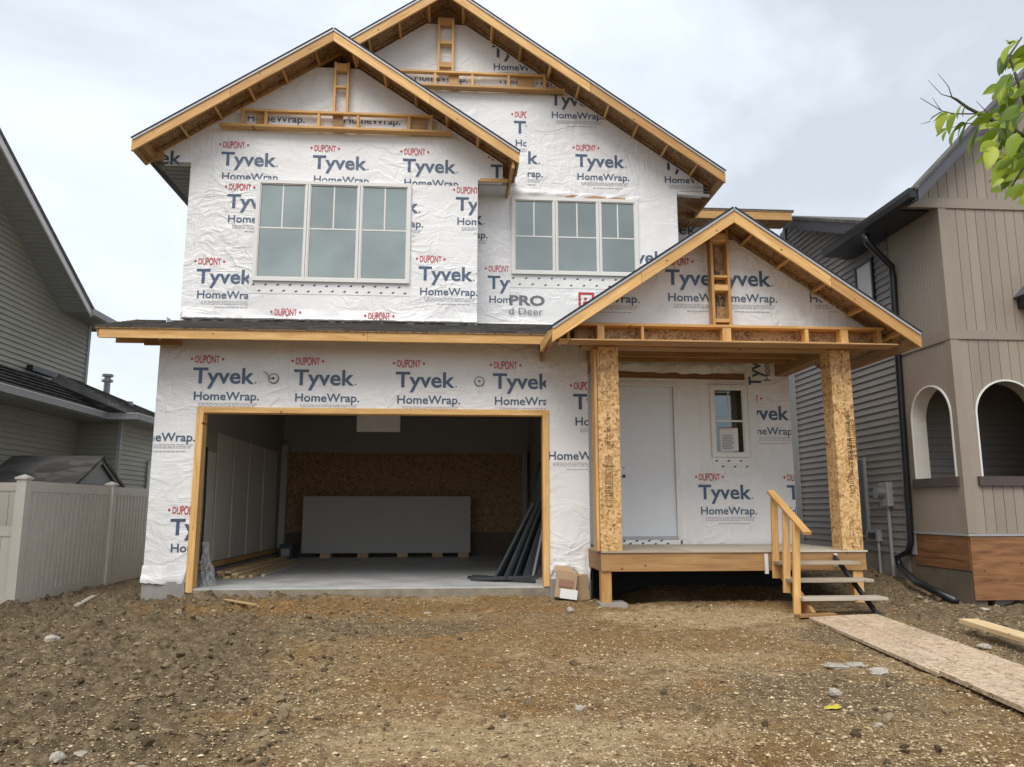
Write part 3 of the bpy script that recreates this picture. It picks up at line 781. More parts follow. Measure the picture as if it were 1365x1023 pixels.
# flashing tape with dotted print under the windows
def dotted_tape(parent, Y, x0, x1, z0, z1, step=.19):
    t = box('flashing_tape', x0, x1, Y - .005, Y + .002, z0, z1, 'tape_white', parent)
    mb = MB(); rn = random.Random(5); n = int((x1 - x0) / step)
    for r in range(2):
        for i in range(n):
            x = x0 + (i + .35 + .5 * r) * step; z = z1 - (z1 - z0) * (.27 + .48 * r) + rn.uniform(-.006, .006)
            a = .028; c_ = .013
            if x + a < x1: mb.add([(x - a, Y - .0065, z - c_), (x + a * .4, Y - .0065, z - c_ * 1.0), (x + a, Y - .0065, z + c_), (x - a * .3, Y - .0065, z + c_)], [(0, 1, 2, 3)])
    return mb.obj('tape_print', 'print_black', t, kind='stuff')
dotted_tape(H, LW, -3.28, -.75, 4.44, 4.632)
dotted_tape(H, RW, .86, 3.05, 4.80, 5.022, .22)
# vertical tape lines / wrap lap seams (thin raised sheets)
def lap(parent, Y, x0, x1, z0, z1, o=.004): return box('wrap_lap', x0, x1, Y - o, Y + .001, z0, z1, 'house_wrap', parent)
lap(H, 0, 1.362, 1.95, .42, 1.72, .004); lap(H, LW, -3.28, -.75, 6.32, 6.36, .004)
lap(H, LW, -.765, .30, 4.02, 6.28, .0035); lap(H, RW, .33, .89, 4.08, 5.28, .0035); lap(H, RW, 3.12, 3.81, 5.1, 6.35, .0035)
lap(H, LW, -4.29, -3.30, 4.02, 6.20, .0035)
# curled wrap edge above the right windows, with bare wood strip
stick('header_strip', (.84, RW - .012, 6.50), (2.9, RW - .012, 6.425), .02, .05, 'lumber_treated', H)
mb = MB(); n = 30
vs = []
for j in range(5):
    for i in range(n + 1):
        t = i / n; x = .78 + 2.35 * t; z = 6.60 - .14 * t ** .5; c0 = (1 - t) ** 1.5
        vs.append((x, RW - .012 - .05 * c0 * sin(j / 4 * pi) - .012 * sin(x * 14 + j), z + .035 - j * .022 * (1 + c0)))
mesh('wrap_flap', vs, [(j * (n + 1) + i, j * (n + 1) + i + 1, (j + 1) * (n + 1) + i + 1, (j + 1) * (n + 1) + i) for j in range(4) for i in range(n)], 'house_wrap', H, smooth=True)
# torn lower edge of the wrap on the shingles, with black underlay showing
def torn_edge(parent, Y, x0, x1, z, seed):
    rn = random.Random(seed); n = int((x1 - x0) / .06); vs, fs = [], []
    for i in range(n + 1):
        x = x0 + (x1 - x0) * i / n; bz = z - .03 - rn.random() * .035
        vs += [(x, Y - .006, z + .16), (x, Y - .02 - .012 * sin(x * 7), z + .05), (x, Y - .045 - rn.random() * .03, bz)]
    for i in range(n): fs += [(i * 3, i * 3 + 3, i * 3 + 4, i * 3 + 1), (i * 3 + 1, i * 3 + 4, i * 3 + 5, i * 3 + 2)]
    mesh('wrap_flap', vs, fs, 'house_wrap', parent)
    mesh('underlay_strip', [(x0, Y - .004, z + .02), (x1, Y - .004, z + .02), (x1, Y - .10, z - .035), (x0, Y - .10, z - .035)], [(0, 1, 2, 3)], 'black_metal', parent)
torn_edge(H, LW, -4.26, .31, 4.03, 4)
torn_edge(H, RW, .32, 2.2, 4.14, 9)

# ---- porch wall, door and small window
DW = 1.0
DX0, DX1, DZ0, DZ1 = 2.60, 3.56, .60, 3.10
door_wall = prism('porch_wall', [(1.97, .30), (DX0 - .05, .30), (DX0 - .05, DZ1 + .05), (DX1 + .06, DZ1 + .05), (DX1 + .06, .30), (5.515, .30), (5.515, 3.62), (1.97, 3.62)], 'y', DW, DW + .16, 'house_wrap', H)
door = box('front_door', DX0 + .02, DX1 - .015, DW + .045, DW + .09, DZ0 + .06, DZ1 - .03, 'door_white', H)
fr = MB(); fr.box(DX0 - .05, DX0 + .015, DW - .015, DW + .12, DZ0, DZ1 + .05); fr.box(DX1 - .012, DX1 + .06, DW - .015, DW + .12, DZ0, DZ1 + .05); fr.box(DX0 + .015, DX1 - .012, DW - .015, DW + .12, DZ1 - .025, DZ1 + .05)
fr.obj('door_frame', 'vinyl_white', H)
box('door_threshold', DX0 + .016, DX1 - .013, DW - .05, DW + .12, DZ0 + .02, DZ0 + .058, 'drip_edge', H)
kn = PY(831, 635, DW + .03)
for k, z in enumerate((kn.z, PY(831, 624, DW).z)):
    bm = bmesh.new(); bmesh.ops.create_cone(bm, segments=16, radius1=.028 if k == 0 else .018, radius2=.028 if k == 0 else .018, depth=.02, cap_ends=True, matrix=Matrix.Translation((kn.x + .01, DW + .042, z)) @ Matrix.Rotation(pi / 2, 4, 'X'))
    me = bpy.data.meshes.new('knob_hole'); bm.to_mesh(me); bm.free(); me.materials.append(MATS['black_metal' if k == 0 else 'metal_grey']); link(bpy.data.objects.new('knob_hole', me), door)
dotted_tape(H, DW - .03, DX0 + .0, DX1 + .02, .53, .615, .2)
stick('header_strip', (2.3, DW - .02, 3.27), (4.75, DW - .02, 3.25), .03, .10, 'plywood_brown', H)
box('backing_board', 2.0, 2.55, DW - .012, DW - .002, .55, 3.45, 'door_white', H)
w3 = window(H, DW, None, (), .44, (4.15, 4.765, 1.925, 3.105), gmat='window_glass_dark', fw=.065, muntin=False)
box('muntin', 4.22, 4.70, DW - .024, DW - .0125, 2.50, 2.53, 'vinyl_white', w3)
box('muntin', 4.455, 4.470, DW - .020, DW - .0125, 2.53, 3.02, 'vinyl_white', w3)
sg = box('paper_sign', 4.30, 4.60, DW - .016, DW - .0125, 2.02, 2.40, 'label_white', w3)
words(w3, 'CAUTION', DW, 957, 571, .24, .045, 'print_red', 0, off=.019, name='sign_print')
mb = MB()
for i in range(9): mb.add([(4.325, DW - .0175, 2.28 - i * .028), (4.325 + random.uniform(.15, .25), DW - .0175, 2.28 - i * .028), (4.325 + .2, DW - .0175, 2.292 - i * .028), (4.325, DW - .0175, 2.292 - i * .028)], [(0, 1, 2, 3)])
mb.obj('sign_lines', 'print_grey', w3)
dotted_tape(H, DW, 4.16, 4.85, 1.72, 1.915, .2)
box('flashing_tape', 4.80, 4.93, DW - .008, DW + .001, 1.70, 3.12, 'tape_white', H)
box('flashing_tape', 3.98, 4.12, DW - .0085, DW + .001, 1.70, 3.12, 'tape_white', H)
# loose wrap roll draped over the header
vs = []; n = 36
for j in range(9):
    for i in range(n + 1):
        x = 2.0 + 2.75 * i / n; s = j / 8
        vs.append((x, DW - .02 - .07 * sin(s * pi) * (1 + .4 * sin(x * 5)) - .012 * sin(x * 17 + j), 3.56 - .26 * s - .03 * sin(x * 2.1) * s))
mesh('wrap_flap', vs, [(j * (n + 1) + i, j * (n + 1) + i + 1, (j + 1) * (n + 1) + i + 1, (j + 1) * (n + 1) + i) for j in range(8) for i in range(n)], 'wrap_loose', H, smooth=True)

# ---- porch deck and posts
PXL, PXR, PF, DKZ = 1.93, 5.55, -1.0, .54
porch = H
for i in range(3):
    xa = PXL + i * 1.22; xb = min(PXR + .02, xa + 1.215)
    box('deck_sheet', xa, xb, PF - .02, DW - .03, DKZ - .022, DKZ, 'lumber_grey', porch)
stick('rim_joist', (PXL, PF + .02, DKZ - .145), (PXR, PF + .02, DKZ - .145), .04, .24, 'lumber_treated', porch)
stick('rim_joist', (PXL + .02, PF + .045, DKZ - .145), (PXL + .02, DW - .02, DKZ - .145), .04, .24, 'lumber_treated', porch)
stick('rim_joist', (PXR - .02, PF + .045, DKZ - .145), (PXR - .02, DW - .02, DKZ - .145), .04, .24, 'lumber_treated', porch)
for k in range(8): stick('joist', (2.35 + k * .4, PF + .06, DKZ - .145), (2.35 + k * .4, DW - .03, DKZ - .145), .038, .235, 'lumber_treated', porch)
box('porch_back_skirt', 1.98, 5.5, DW + .0, DW + .15, -.7, .30, 'porch_shade_black', porch)  # foundation behind the porch, its shade painted near-black
box('porch_side_shade', 1.972, 1.99, -.02, DW - .002, -.4, .28, 'porch_shade_black', porch)  # added side panel, black for the shade below the deck
for x in (2.0, 5.44):
    stick('deck_leg', (x, PF + .10, -.15), (x, PF + .10, DKZ - .265), .14, .14, 'lumber', porch, up=(0, 1, 0))
box('footing', 1.90, 2.26, PF - .03, PF + .30, -.2, -.125, 'foundation', porch)
for (x0, x1) in ((1.925, 2.215), (5.235, 5.525)):
    post = box('porch_post', x0, x1, PF, PF + .29, DKZ + .001, 3.30, 'osb', porch)
    stick('post_trim', (x0 - .022, PF + .155, DKZ), (x0 - .022, PF + .155, 3.28), .04, .25, 'lumber' if x0 < 3 else 'lumber_treated', porch, up=(0, 1, 0)) if x0 < 3 else None
# stamps on the posts: boxed inspection-style print running down the boards
def stamp(parent, u, v0, v1, Y, w, seed, boxed=True, X=None, mat='print_brown'):
    rn = random.Random(seed)
    a, c_ = PY(u, v0, Y), PY(u, v1, Y)
    vs, fs = [], []
    def q(x0, x1, z0, z1):
        k = len(vs); vs.extend([(x0, Y - .003, z0), (x1, Y - .003, z0), (x1, Y - .003, z1), (x0, Y - .003, z1)]); fs.append((k, k + 1, k + 2, k + 3))
    x = a.x; z = a.z; t = .006
    if boxed:
        q(x - w / 2, x - w / 2 + t, c_.z, a.z); q(x + w / 2 - t, x + w / 2, c_.z, a.z); q(x - w / 2 + t, x + w / 2 - t, a.z - t, a.z); q(x - w / 2 + t, x + w / 2 - t, c_.z, c_.z + t)
    while z > c_.z + .03:
        h = rn.choice((.012, .02, .05)); z -= h + .012
        if h > .04 and rn.random() < .5:
            q(x - w * .35, x + w * .35, z, z + .006); q(x - w * .35, x - w * .35 + .007, z + .006, z + h); q(x + w * .2, x + w * .2 + .007, z + .006, z + h)
        else:
            xx = x - w * .38
            while xx < x + w * .36:
                ww = rn.uniform(.008, .03); q(xx, min(xx + ww, x + w * .4), z, z + h * .7); xx += ww + .008
    return mesh('post_stamp', vs, fs, mat, parent)
posts = [o for o in H.children if o.name.startswith('porch_post')]
stamp(posts[0], 811, 608, 675, PF, .10, 1); stamp(posts[0], 811, 568, 600, PF, .07, 2, False)
stamp(posts[0], 811, 528, 532, PF, .09, 3, False); stamp(posts[0], 811, 555, 559, PF, .09, 4, False)
stamp(posts[1], 1129, 545, 660, PF, .08, 6, False)
stamp(posts[1], 1135, 560, 612, PF, .11, 8, True)
words(posts[0], 'V', PF, 809, 573, .05, .05, 'print_brown', name='post_stamp', off=.004)

# ---- porch beams and gable
stick('porch_beam', (1.72, PF + .16, 3.41), (5.75, PF + .16, 3.41), .20, .22, 'lumber_treated', H)
stick('porch_beam', (5.38, PF + .28, 3.38), (5.38, DW, 3.38), .20, .22, 'lumber_treated', H)
stick('porch_beam', (2.05, PF + .28, 3.38), (2.05, DW, 3.38), .20, .22, 'lumber_treated', H)
stick('ledger', (2.15, DW - .04, 3.62), (5.28, DW - .04, 3.62), .04, .14, 'lumber', H)
for y in (-.35, .1, .5):
    stick('ceiling_joist', (2.16, y, 3.46), (5.27, y, 3.46), .038, .14, 'lumber_treated', H)
GP = -.90
sP = .68; apP = (3.765, 5.20)
def topP(x): return apP[1] - sP * abs(x - apP[0])
gpw = prism('porch_gable_wall', [(1.62, 3.62), (5.93, 3.62), (apP[0] + .2, topP(apP[0] + .2) - .14), (apP[0] - .2, topP(apP[0] - .2) - .14)], 'y', GP, GP + .1, 'house_wrap', H)
gable_roof(H, apP, 2.52, sP, -1.5, 1.31, GP, courses=11)
stick('fascia_board', (1.27, -1.48, 3.42), (1.20, -.62, 3.36), .04, .14, 'lumber', H)
# porch ladder
Yl = -1.14
zb, zt = ladder(H, Yl, (745, 1180, 455.5, 458.5), (762, 1178, 432.5, 437.5), [(758, .04), (801, .10), (857, .04), (969.5, .12), (1076, .05), (1126, .11), (1173, .05)],
                (954, 976, 305, [(316, .13), (368, .035), (383, .09), (427, .05)]), depth=.16)
box('backing_board', 1.62, 5.95, Yl + .165, Yl + .18, zb - .02, zt + .02, 'osb_sheathing', H)
pc0, pc1 = PY(957, 305, Yl).x, PY(974, 305, Yl).x
box('backing_board', pc0 - .01, pc1 + .01, Yl + .155, Yl + .17, zt + .03, 4.80, 'osb_sheathing', H)
stick('soffit_board', (1.5, -1.27, zb - .05), (6.0, -1.27, zb - .05), .30, .02, 'lumber_treated', H)
words(H, 'p', DW, 846, 485, .07, .10, 'print_black', .01, rot=pi / 2, off=.095)
words(H, 'k', DW, 822, 486, .12, .14, 'print_black', .02, rot=2.5, off=.09)
words(H, 'D', DW, 902, 484, .08, .08, 'print_red', .01, rot=pi / 2, off=.10)
words(H, '32', Yl, 958, 398, .15, .13, 'print_black', .02, off=-.150, name='wrap_print')
words(H, 'R', Yl, 957, 364, .11, .16, 'print_black', .02, off=-.150, name='wrap_print')

# ---- print on the wrap, wall by wall
dk = ('print_blue', 'print_red', 'print_faint')
# garage wall
logo(gw, 0, 257.5, 500); logo(gw, 0, 392, 502.5); logo(gw, 0, 527.5, 505.5); logo(gw, 0, 657, 507.5, x1=1.33)
logo(gw, 0, 171, 554, x0=HX0 + .01, x1=-3.72, z1=2.17, du=False)
logo(gw, 0, 227, 702, scale=.97, x1=-3.715, fine=False)
logo(gw, 0, 764, 535, x1=1.955)
logo(gw, 0, 728, 580, x0=1.37, x1=1.955, du=False, z1=1.97)
# upper left
kw = dict(slopes=[(slopeL, 1, apL[0], apL[1] - .18), (-slopeL, 1, apL[0], apL[1] - .18)])
logo(upperL, LW, 295, 211, z0=6.33); logo(upperL, LW, 417, 215.5, z0=6.33); logo(upperL, LW, 537, 220, z0=6.33, fine=False)
logo(upperL, LW, 654, 228, x1=.71, z0=6.45, fine=False, hw=False, **kw); logo(upperL, LW, 168, 208, x0=-4.74, hw=False, du=False, fine=False)
logo(upperL, LW, 303, 267.5, x1=-3.245, off=.008); logo(upperL, LW, 486, 273, x0=-.755, du=False, off=.008)
logo(upperL, LW, 607.5, 271.5, x1=.295, off=.008)
logo(upperL, LW, 262, 367.5, x1=-3.285, off=.008); logo(upperL, LW, 558, 364, off=.008)
logo(upperL, LW, 364, 436, z0=4.04, ty=False, hw=False, fine=False, off=.035); logo(upperL, LW, 489, 441, z0=4.04, ty=False, hw=False, fine=False, off=.035)
logo(upperL, LW, 329, 134, z1=7.42, du=False, ty=False, fine=False); logo(upperL, LW, 457, 137, z1=7.42, du=False, ty=False, fine=False)
# upper right
upperR = [o for o in H.children if o.name.startswith('upper_wall')][-1]
kr = dict(slopes=[(slopeR, 1, apR[0], apR[1] - .18)])
logo(upperR, RW, 767, 213.5); logo(upperR, RW, 883, 218, **kr); logo(upperR, RW, 733, 132, **kr); logo(upperR, RW, 656, 68, **kr)
logo(upperR, RW, 541, 68, x0=-.02, du=False, fine=False); logo(upperR, RW, 551, 82, z1=8.58, z0=8.34, du=False, ty=False, fine=False); logo(upperR, RW, 664, 86, z1=8.58, z0=8.34, du=False, ty=False, fine=False)
logo(upperR, RW, 685, 169, x1=1.17); logo(upperR, RW, 651, 208, x0=1.18, du=False)
logo(upperR, RW, 576, 289, x0=.33, x1=.89, du=False, z1=6.36); logo(upperR, RW, 650, 376, x1=.885, fine=False)
logo(upperR, RW, 820, 342, x0=3.13, x1=3.80, hw=False, du=False)
words(upperR, 'PRO', RW, 679, 400, .60, .17, 'print_grey', .035); words(upperR, 'd Deer', RW, 678, 415, .58, .12, 'print_grey', -.0, off=.035)
sq = PY(771, 399, RW)
mb = MB()
for (a, c_, d, e_) in ((0, .27, .20, .24), (0, .04, 0, .20), (.23, .27, .08, .20), (.08, .27, .04, .08), (.10, .14, .10, .15)):
    mb.add([(sq.x + a, RW - .007, sq.z - .12 + d), (sq.x + c_, RW - .007, sq.z - .12 + d), (sq.x + c_, RW - .007, sq.z - .12 + e_), (sq.x + a, RW - .007, sq.z - .12 + e_)], [(0, 1, 2, 3)])
mb.obj('wrap_print', 'print_red', upperR)
rearw = [o for o in H.children if o.name.startswith('rear_wall')][0]
logo(rearw, BW, 870, 304, x0=3.86)
# porch gable
kp = [(sP, 1, apP[0], apP[1] - .17), (-sP, 1, apP[0], apP[1] - .17)]
logo(gpw, GP, 887, 369, x1=3.75, slopes=kp, scale=.98); logo(gpw, GP, 950, 370, x0=3.85, slopes=kp, du=False, scale=.98)
logo(gpw, GP, 1075, 371, slopes=kp, scale=.98, z0=3.64); logo(gpw, GP, 765, 370, slopes=kp, z0=3.64, scale=.98)
# porch wall
logo(door_wall, DW, 931, 655.5); logo(door_wall, DW, 1049, 656, x1=5.505)
logo(door_wall, DW, 983, 550, x0=4.94, x1=5.505); logo(door_wall, DW, 938, 548, x0=3.99, x1=4.10, hw=False, ty=False, fine=False)
words(door_wall, 'Tyv', DW, 1006, 516, .42, .22, 'print_blue', .02, rot=pi / 2)
words(door_wall, 'Home', DW, 1022, 508, .44, .12, 'print_blue', .01, rot=pi / 2)

# black bolts / exterior light boxes above the garage door with hanging wires
for i, (u, v) in enumerate(((365, 505), (639, 509))):
    p = PY(u, v, 0)
    t = thing('light_box', 'round white electrical box on the wrap %s' % ('left above the garage door, wire end sticking up' if i == 0 else 'right of the middle above the garage door'), 'electrical box', (p.x, 0, p.z), 'electrical boxes above the garage door')
    bm = bmesh.new(); bmesh.ops.create_cone(bm, segments=20, radius1=.066, radius2=.060, depth=.03, cap_ends=True, matrix=Matrix.Translation((p.x, -.014, p.z)) @ Matrix.Rotation(pi / 2, 4, 'X'))
    me = bpy.data.meshes.new('box_cover'); bm.to_mesh(me); bm.free(); me.materials.append(MATS['label_white']); link(bpy.data.objects.new('box_cover', me), t)
    bm = bmesh.new(); bmesh.ops.create_cone(bm, segments=20, radius1=.078, radius2=.074, depth=.010, cap_ends=True, matrix=Matrix.Translation((p.x, -.012, p.z)) @ Matrix.Rotation(pi / 2, 4, 'X'))
    me = bpy.data.meshes.new('box_gasket'); bm.to_mesh(me); bm.free(); me.materials.append(MATS['print_grey']); link(bpy.data.objects.new('box_gasket', me), t)
    bm = bmesh.new(); bmesh.ops.create_cone(bm, segments=12, radius1=.018, radius2=.018, depth=.012, cap_ends=True, matrix=Matrix.Translation((p.x, -.032, p.z)) @ Matrix.Rotation(pi / 2, 4, 'X'))
    me = bpy.data.meshes.new('box_hole'); bm.to_mesh(me); bm.free(); me.materials.append(MATS['black_metal']); link(bpy.data.objects.new('box_hole', me), t)
    path = [(p.x, -.035, p.z), (p.x - .05, -.06, p.z - .01), (p.x - .07, -.05, p.z + .05), (p.x - .14, -.04, p.z + .10)] if i == 0 else [(p.x, -.035, p.z), (p.x + .02, -.07, p.z - .04), (p.x + .0, -.06, p.z - .12), (p.x - .03, -.04, p.z - .15)]
    mesh('wire', *tube(path, .005, 6), 'steel_dark' if i == 0 else 'label_white', t)

# ==================================================================  THINGS IN AND ROUND THE GARAGE
t = thing('drywall_stack', 'long grey stack of drywall sheets standing on edge at the back of the garage', 'drywall stack', (-1.6, 7.3, 0))
for k in range(6):
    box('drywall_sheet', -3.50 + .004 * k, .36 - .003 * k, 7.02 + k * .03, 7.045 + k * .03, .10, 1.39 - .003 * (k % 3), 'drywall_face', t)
for x in (-2.95, -2.1, -1.2, -.4, .2): box('spacer', x - .12, x + .12, 6.98, 7.3, .0, .098, 'lumber_pale', t)
t = thing('lumber_pile', 'low pile of pale framing boards lying on the garage floor', 'lumber', (-3.5, 3.5, 0))
rn = random.Random(2)
for lay in range(3):
    for k in range((4, 3, 2)[lay]):
        x0 = -3.72 + k * .105; y0 = 1.55 + rn.uniform(-.05, .15)
        stick('board', (x0 + .02, y0, .023 + lay * .042), (x0 + .02 + rn.uniform(-.02, .05), y0 + 3.9 + rn.uniform(-.4, .3), .023 + lay * .042), .092, .038, 'lumber_pale', t)
stick('board', (-3.28, 1.75, .022), (-3.18, 5.4, .022), .06, .04, 'lumber_pale', t); stick('board', (-3.12, 1.9, .022), (-3.10, 5.2, .022), .06, .04, 'lumber_grey', t)
for i, (y, w, hh) in enumerate(((.55, .55, 2.1), (1.2, .5, 2.25), (1.75, .6, 2.05), (2.45, .9, 2.4), (3.45, 1.0, 2.4), (4.55, 1.1, 2.4), (5.75, 1.2, 2.4))):
    ls = ['nearest the opening', 'second from the opening', 'third from the opening', 'fourth from the opening', 'fifth, below the dark smudge', 'sixth, towards the back', 'last one before the back corner']
    o = mesh('insulation_board', [(-4.125, y, .22), (-4.095, y, .22), (-4.12 + .0, y, hh), (-4.138, y, hh), (-4.125, y + w, .22), (-4.095, y + w, .22), (-4.12, y + w, hh), (-4.138, y + w, hh)],
             [(0, 1, 2, 3), (7, 6, 5, 4), (0, 4, 5, 1), (1, 5, 6, 2), (2, 6, 7, 3), (3, 7, 4, 0)], 'leaning_siding')
    tag(o, 'pale board on the left garage wall, ' + ls[i], 'wall board', 'pale boards along the left garage wall')
for i, y in enumerate((.52, 1.12, 1.72)):
    o = mesh('black_strap', *tube([(-4.065, y, .28), (-4.07, y + .02, 1.2), (-4.085, y + .01, 2.1 + .15 * (i % 2))], .018, 6), 'black_metal')
    tag(o, 'thin black strap hanging down the left garage wall, ' + ['nearest the opening', 'in the middle', 'farthest in'][i], 'strap', 'black straps on the garage wall')
stick('wall_plate', (-4.05, .4, .17), (-4.05, 7.3, .17), .06, .08, 'lumber', H)
o = box('small_appliance_box', -3.9, -3.62, 6.6, 6.9, 0, .32, 'dark_paint'); tag(o, 'small dark box with pale label on the floor by the drywall', 'box')
box('box_label', -3.86, -3.68, 6.595, 6.5995, .06, .22, 'print_faint', o)
# leaning garage door sections and tracks on the right
t = thing('garage_door_sections', 'dark panels and black tracks leaning on the right garage wall', 'door panels', (1.2, 1.4, 0))
def lean_panel(name, x0, y0, x1, w, h, th, mat, par, yaw=0.):
    """panel standing at x0 leaning towards +x reaching x1 at height h"""
    a = Vector((x0, y0, .02)); up = Vector((x1 - x0, .25, h)); side = Vector((.25, w, 0)); n = up.cross(side).normalized() * th
    V = [a, a + side, a + side + up, a + up]; V += [q + n for q in V]
    return mesh(name, V, BF, mat, par)
for k in range(4):
    pnl = lean_panel('door_panel', .62 + k * .16, .75 + k * .12, 1.25 + k * .13, .55, 1.15 + .12 * k, .04, 'bluegrey_panel' if k % 2 else 'dark_paint', t)
    for j in (0, 1, 2):
        a = Vector((.62 + k * .16, .75 + k * .12, .02)); up = Vector((.63 - k * .03, .25, 1.15 + .12 * k)); side = Vector((.25, .55, 0))
        p0 = a + side * (j / 2) + Vector((-.03, -.01, .0)); stick('track', p0, p0 + up * 1.02, .03, .035, 'steel_dark', t, up=(0, 1, 0))
    for j in (.3, .65):
        p0 = a + up * j + Vector((-.04, -.01, 0)); stick('panel_rib', p0, p0 + side, .02, .03, 'steel_dark', t)
for k, (a, c_) in enumerate((((.25, .95, .03), (.75, .75, .03)), ((.28, 1.15, .05), (.8, .65, .06)), ((.55, .9, .03), (1.2, .45, .03)), ((.22, 1.3, .02), (.5, 1.0, .04)), ((.3, .8, .04), (1.25, .55, .08)))):
    stick('track', a, c_, .035, .05, 'steel_dark', t)
stick('track', (.95, 1.5, .02), (1.45, 1.9, 1.9), .04, .03, 'steel_dark', t, up=(0, 1, 0)); stick('track', (1.2, .9, .02), (1.62, 1.2, 1.75), .04, .03, 'metal_grey', t, up=(0, 1, 0))
# plastic sheet at the left jamb
vs = []; n = 10; rn = random.Random(8)
for j in range(n + 1):
    for i in range(n + 1):
        vs.append((-3.60 + .24 * (i / n) * (1 - .75 * (j / n)) + rn.uniform(-.012, .012), .26 + .10 * sin(i * 1.7 + j) * .4 + rn.uniform(-.02, .02), .004 + .62 * j / n))
o = mesh('plastic_sheet', vs, [(j * (n + 1) + i, j * (n + 1) + i + 1, (j + 1) * (n + 1) + i + 1, (j + 1) * (n + 1) + i) for j in range(n) for i in range(n)], 'plastic_sheet')
tag(o, 'crumpled clear plastic sheet gathered at the foot of the left garage jamb', 'plastic sheet')

# cardboard box by the garage corner
t = thing('cardboard_box', 'crushed brown cardboard box with white label tipped against the foundation', 'box', (1.55, -.3, -.15))
def rotbox(name, c, s, eul, mat, par):
    m = Matrix.Translation(c) @ Euler(eul).to_matrix().to_4x4()
    return mesh(name, boxv(-s[0] / 2, s[0] / 2, -s[1] / 2, s[1] / 2, -s[2] / 2, s[2] / 2), BF, mat, par, m)
bx = rotbox('carton', (1.56, -.24, .04), (.29, .20, .36), (radians(-8), radians(7), radians(-6)), 'cardboard', t)
rotbox('label', (1.585, -.362, -.075), (.24, .004, .13), (radians(-8), radians(7), radians(-6)), 'label_white', t)
rotbox('flap', (1.53, -.27, .25), (.26, .01, .12), (radians(-45), radians(7), radians(-6)), 'cardboard', t)
rotbox('carton', (1.79, -.13, .0), (.18, .2, .34), (0, radians(-6), radians(8)), 'cardboard', t)
rotbox('printed_panel', (1.55, -.352, .07), (.2, .004, .10), (radians(-8), radians(7), radians(-6)), 'print_purple', t)

# ==================================================================  STEPS
t = thing('porch_steps', 'temporary wooden porch steps with three open treads and a handrail on the left', 'steps', (4.6, -1.5, -.15))
for i, (y, z) in enumerate(((-1.25, .395), (-1.55, .20), (-1.85, .01))):
    stick('tread', (4.20, y, z), (5.265, y, z), .27, .038, 'lumber_grey', t)
stick('stringer', (4.30, -1.02, .36), (4.30, -2.0, -.20), .05, .16, 'lumber_treated', t)
stick('stringer', (5.10, -1.02, .46), (5.13, -2.02, -.22), .04, .06, 'steel_dark', t)
gz = float(ground_z(4.2, -1.9))
stick('rail_post', (4.235, -1.12, .19), (4.265, -1.12, 1.27), .089, .04, 'lumber', t, up=(0, 1, 0))
stick('rail_post', (4.215, -1.48, .04), (4.265, -1.48, 1.10), .089, .04, 'lumber', t, up=(0, 1, 0))
stick('rail_post', (4.165, -1.86, gz - .02), (4.215, -1.86, .92), .089, .04, 'lumber', t, up=(0, 1, 0))
stick('handrail', (4.262, -1.02, 1.325), (4.228, -2.14, .80), .10, .04, 'lumber', t)
box('bracket', 4.13, 4.175, -1.04, -1.012, .24, .50, 'label_white', t); box('bracket', 5.09, 5.13, -1.04, -1.012, .33, .50, 'label_white', t)

# ==================================================================  WALKWAY SHEETS AND LOOSE LUMBER
def sheet(name, pts, th, mat, label, cat, group=None):
    """panel from four ground corners (x,y,z-top)"""
    top = [Vector(p) for p in pts]; lo = [p - Vector((0, 0, th)) for p in top]
    n = 6; vs = []
    o = mesh(name, lo + top, BF, mat); return tag(o, label, cat, group)
gz = lambda x, y: float(ground_z(x, y))
grp = 'wafer board sheets laid as a walkway'
def onground(u, v, h):
    p = PZ(u, v, -.15)
    for _ in range(5): p = PZ(u, v, -.165 - .025 * min(max(-1 - p.y, 0), 12) + h)
    return (p.x, p.y, p.z)
def wsheet(px, h, th, label): sheet('walkway_sheet', [onground(u, v, h) for u, v in px], th, 'osb_walkway', label, 'wood sheet', grp)
wsheet([(1250, 897), (1300, 893.5), (1121, 820.5), (1078, 823)], .045, .03, 'long left wafer board sheet of the walkway below the steps')
wsheet([(1301.5, 893.5), (1369, 889), (1168, 818.5), (1122, 820.5)], .043, .03, 'right wafer board sheet of the walkway, starting at the foot of the steps')
wsheet([(1470, 989), (1545, 975), (1312, 889), (1252, 894)], .075, .035, 'nearest wafer board sheet of the walkway, at the right edge of the picture')
wsheet([(1547, 975), (1640, 965), (1378, 887), (1313, 889)], .070, .03, 'outer wafer board sheet beside the nearest one of the walkway')
o = stick('wood_strip', (4.05, -2.12, gz(4.05, -2.12) + .03), (4.55, -2.0, -.16), .11, .035, 'lumber_treated'); tag(o, 'short reddish board end sticking out under the walkway sheets', 'board')
o = stick('plank', (5.42, -3.22, -.08), (5.22, -5.9, -.16), .19, .05, 'lumber_pale'); tag(o, 'pale yellow plank lying on the dirt right of the walkway', 'plank')
a = PZ(300, 806, -.15); c_ = PZ(340, 816, -.16)
o = stick('wood_strip', (a.x, a.y, gz(a.x, a.y) + .02), (c_.x, c_.y, gz(c_.x, c_.y) + .02), .05, .02, 'lumber_pale'); tag(o, 'thin wooden strip lying on the dirt before the garage slab', 'board')
a = PZ(102, 812, -.2); c_ = PZ(112, 803, -.2)
o = stick('wood_strip', (a.x, a.y, gz(a.x, a.y) + .03), (c_.x, c_.y + .3, gz(c_.x, c_.y) + .06), .07, .025, 'lumber_grey'); tag(o, 'short grey wood offcut on the clods near the fence', 'board')

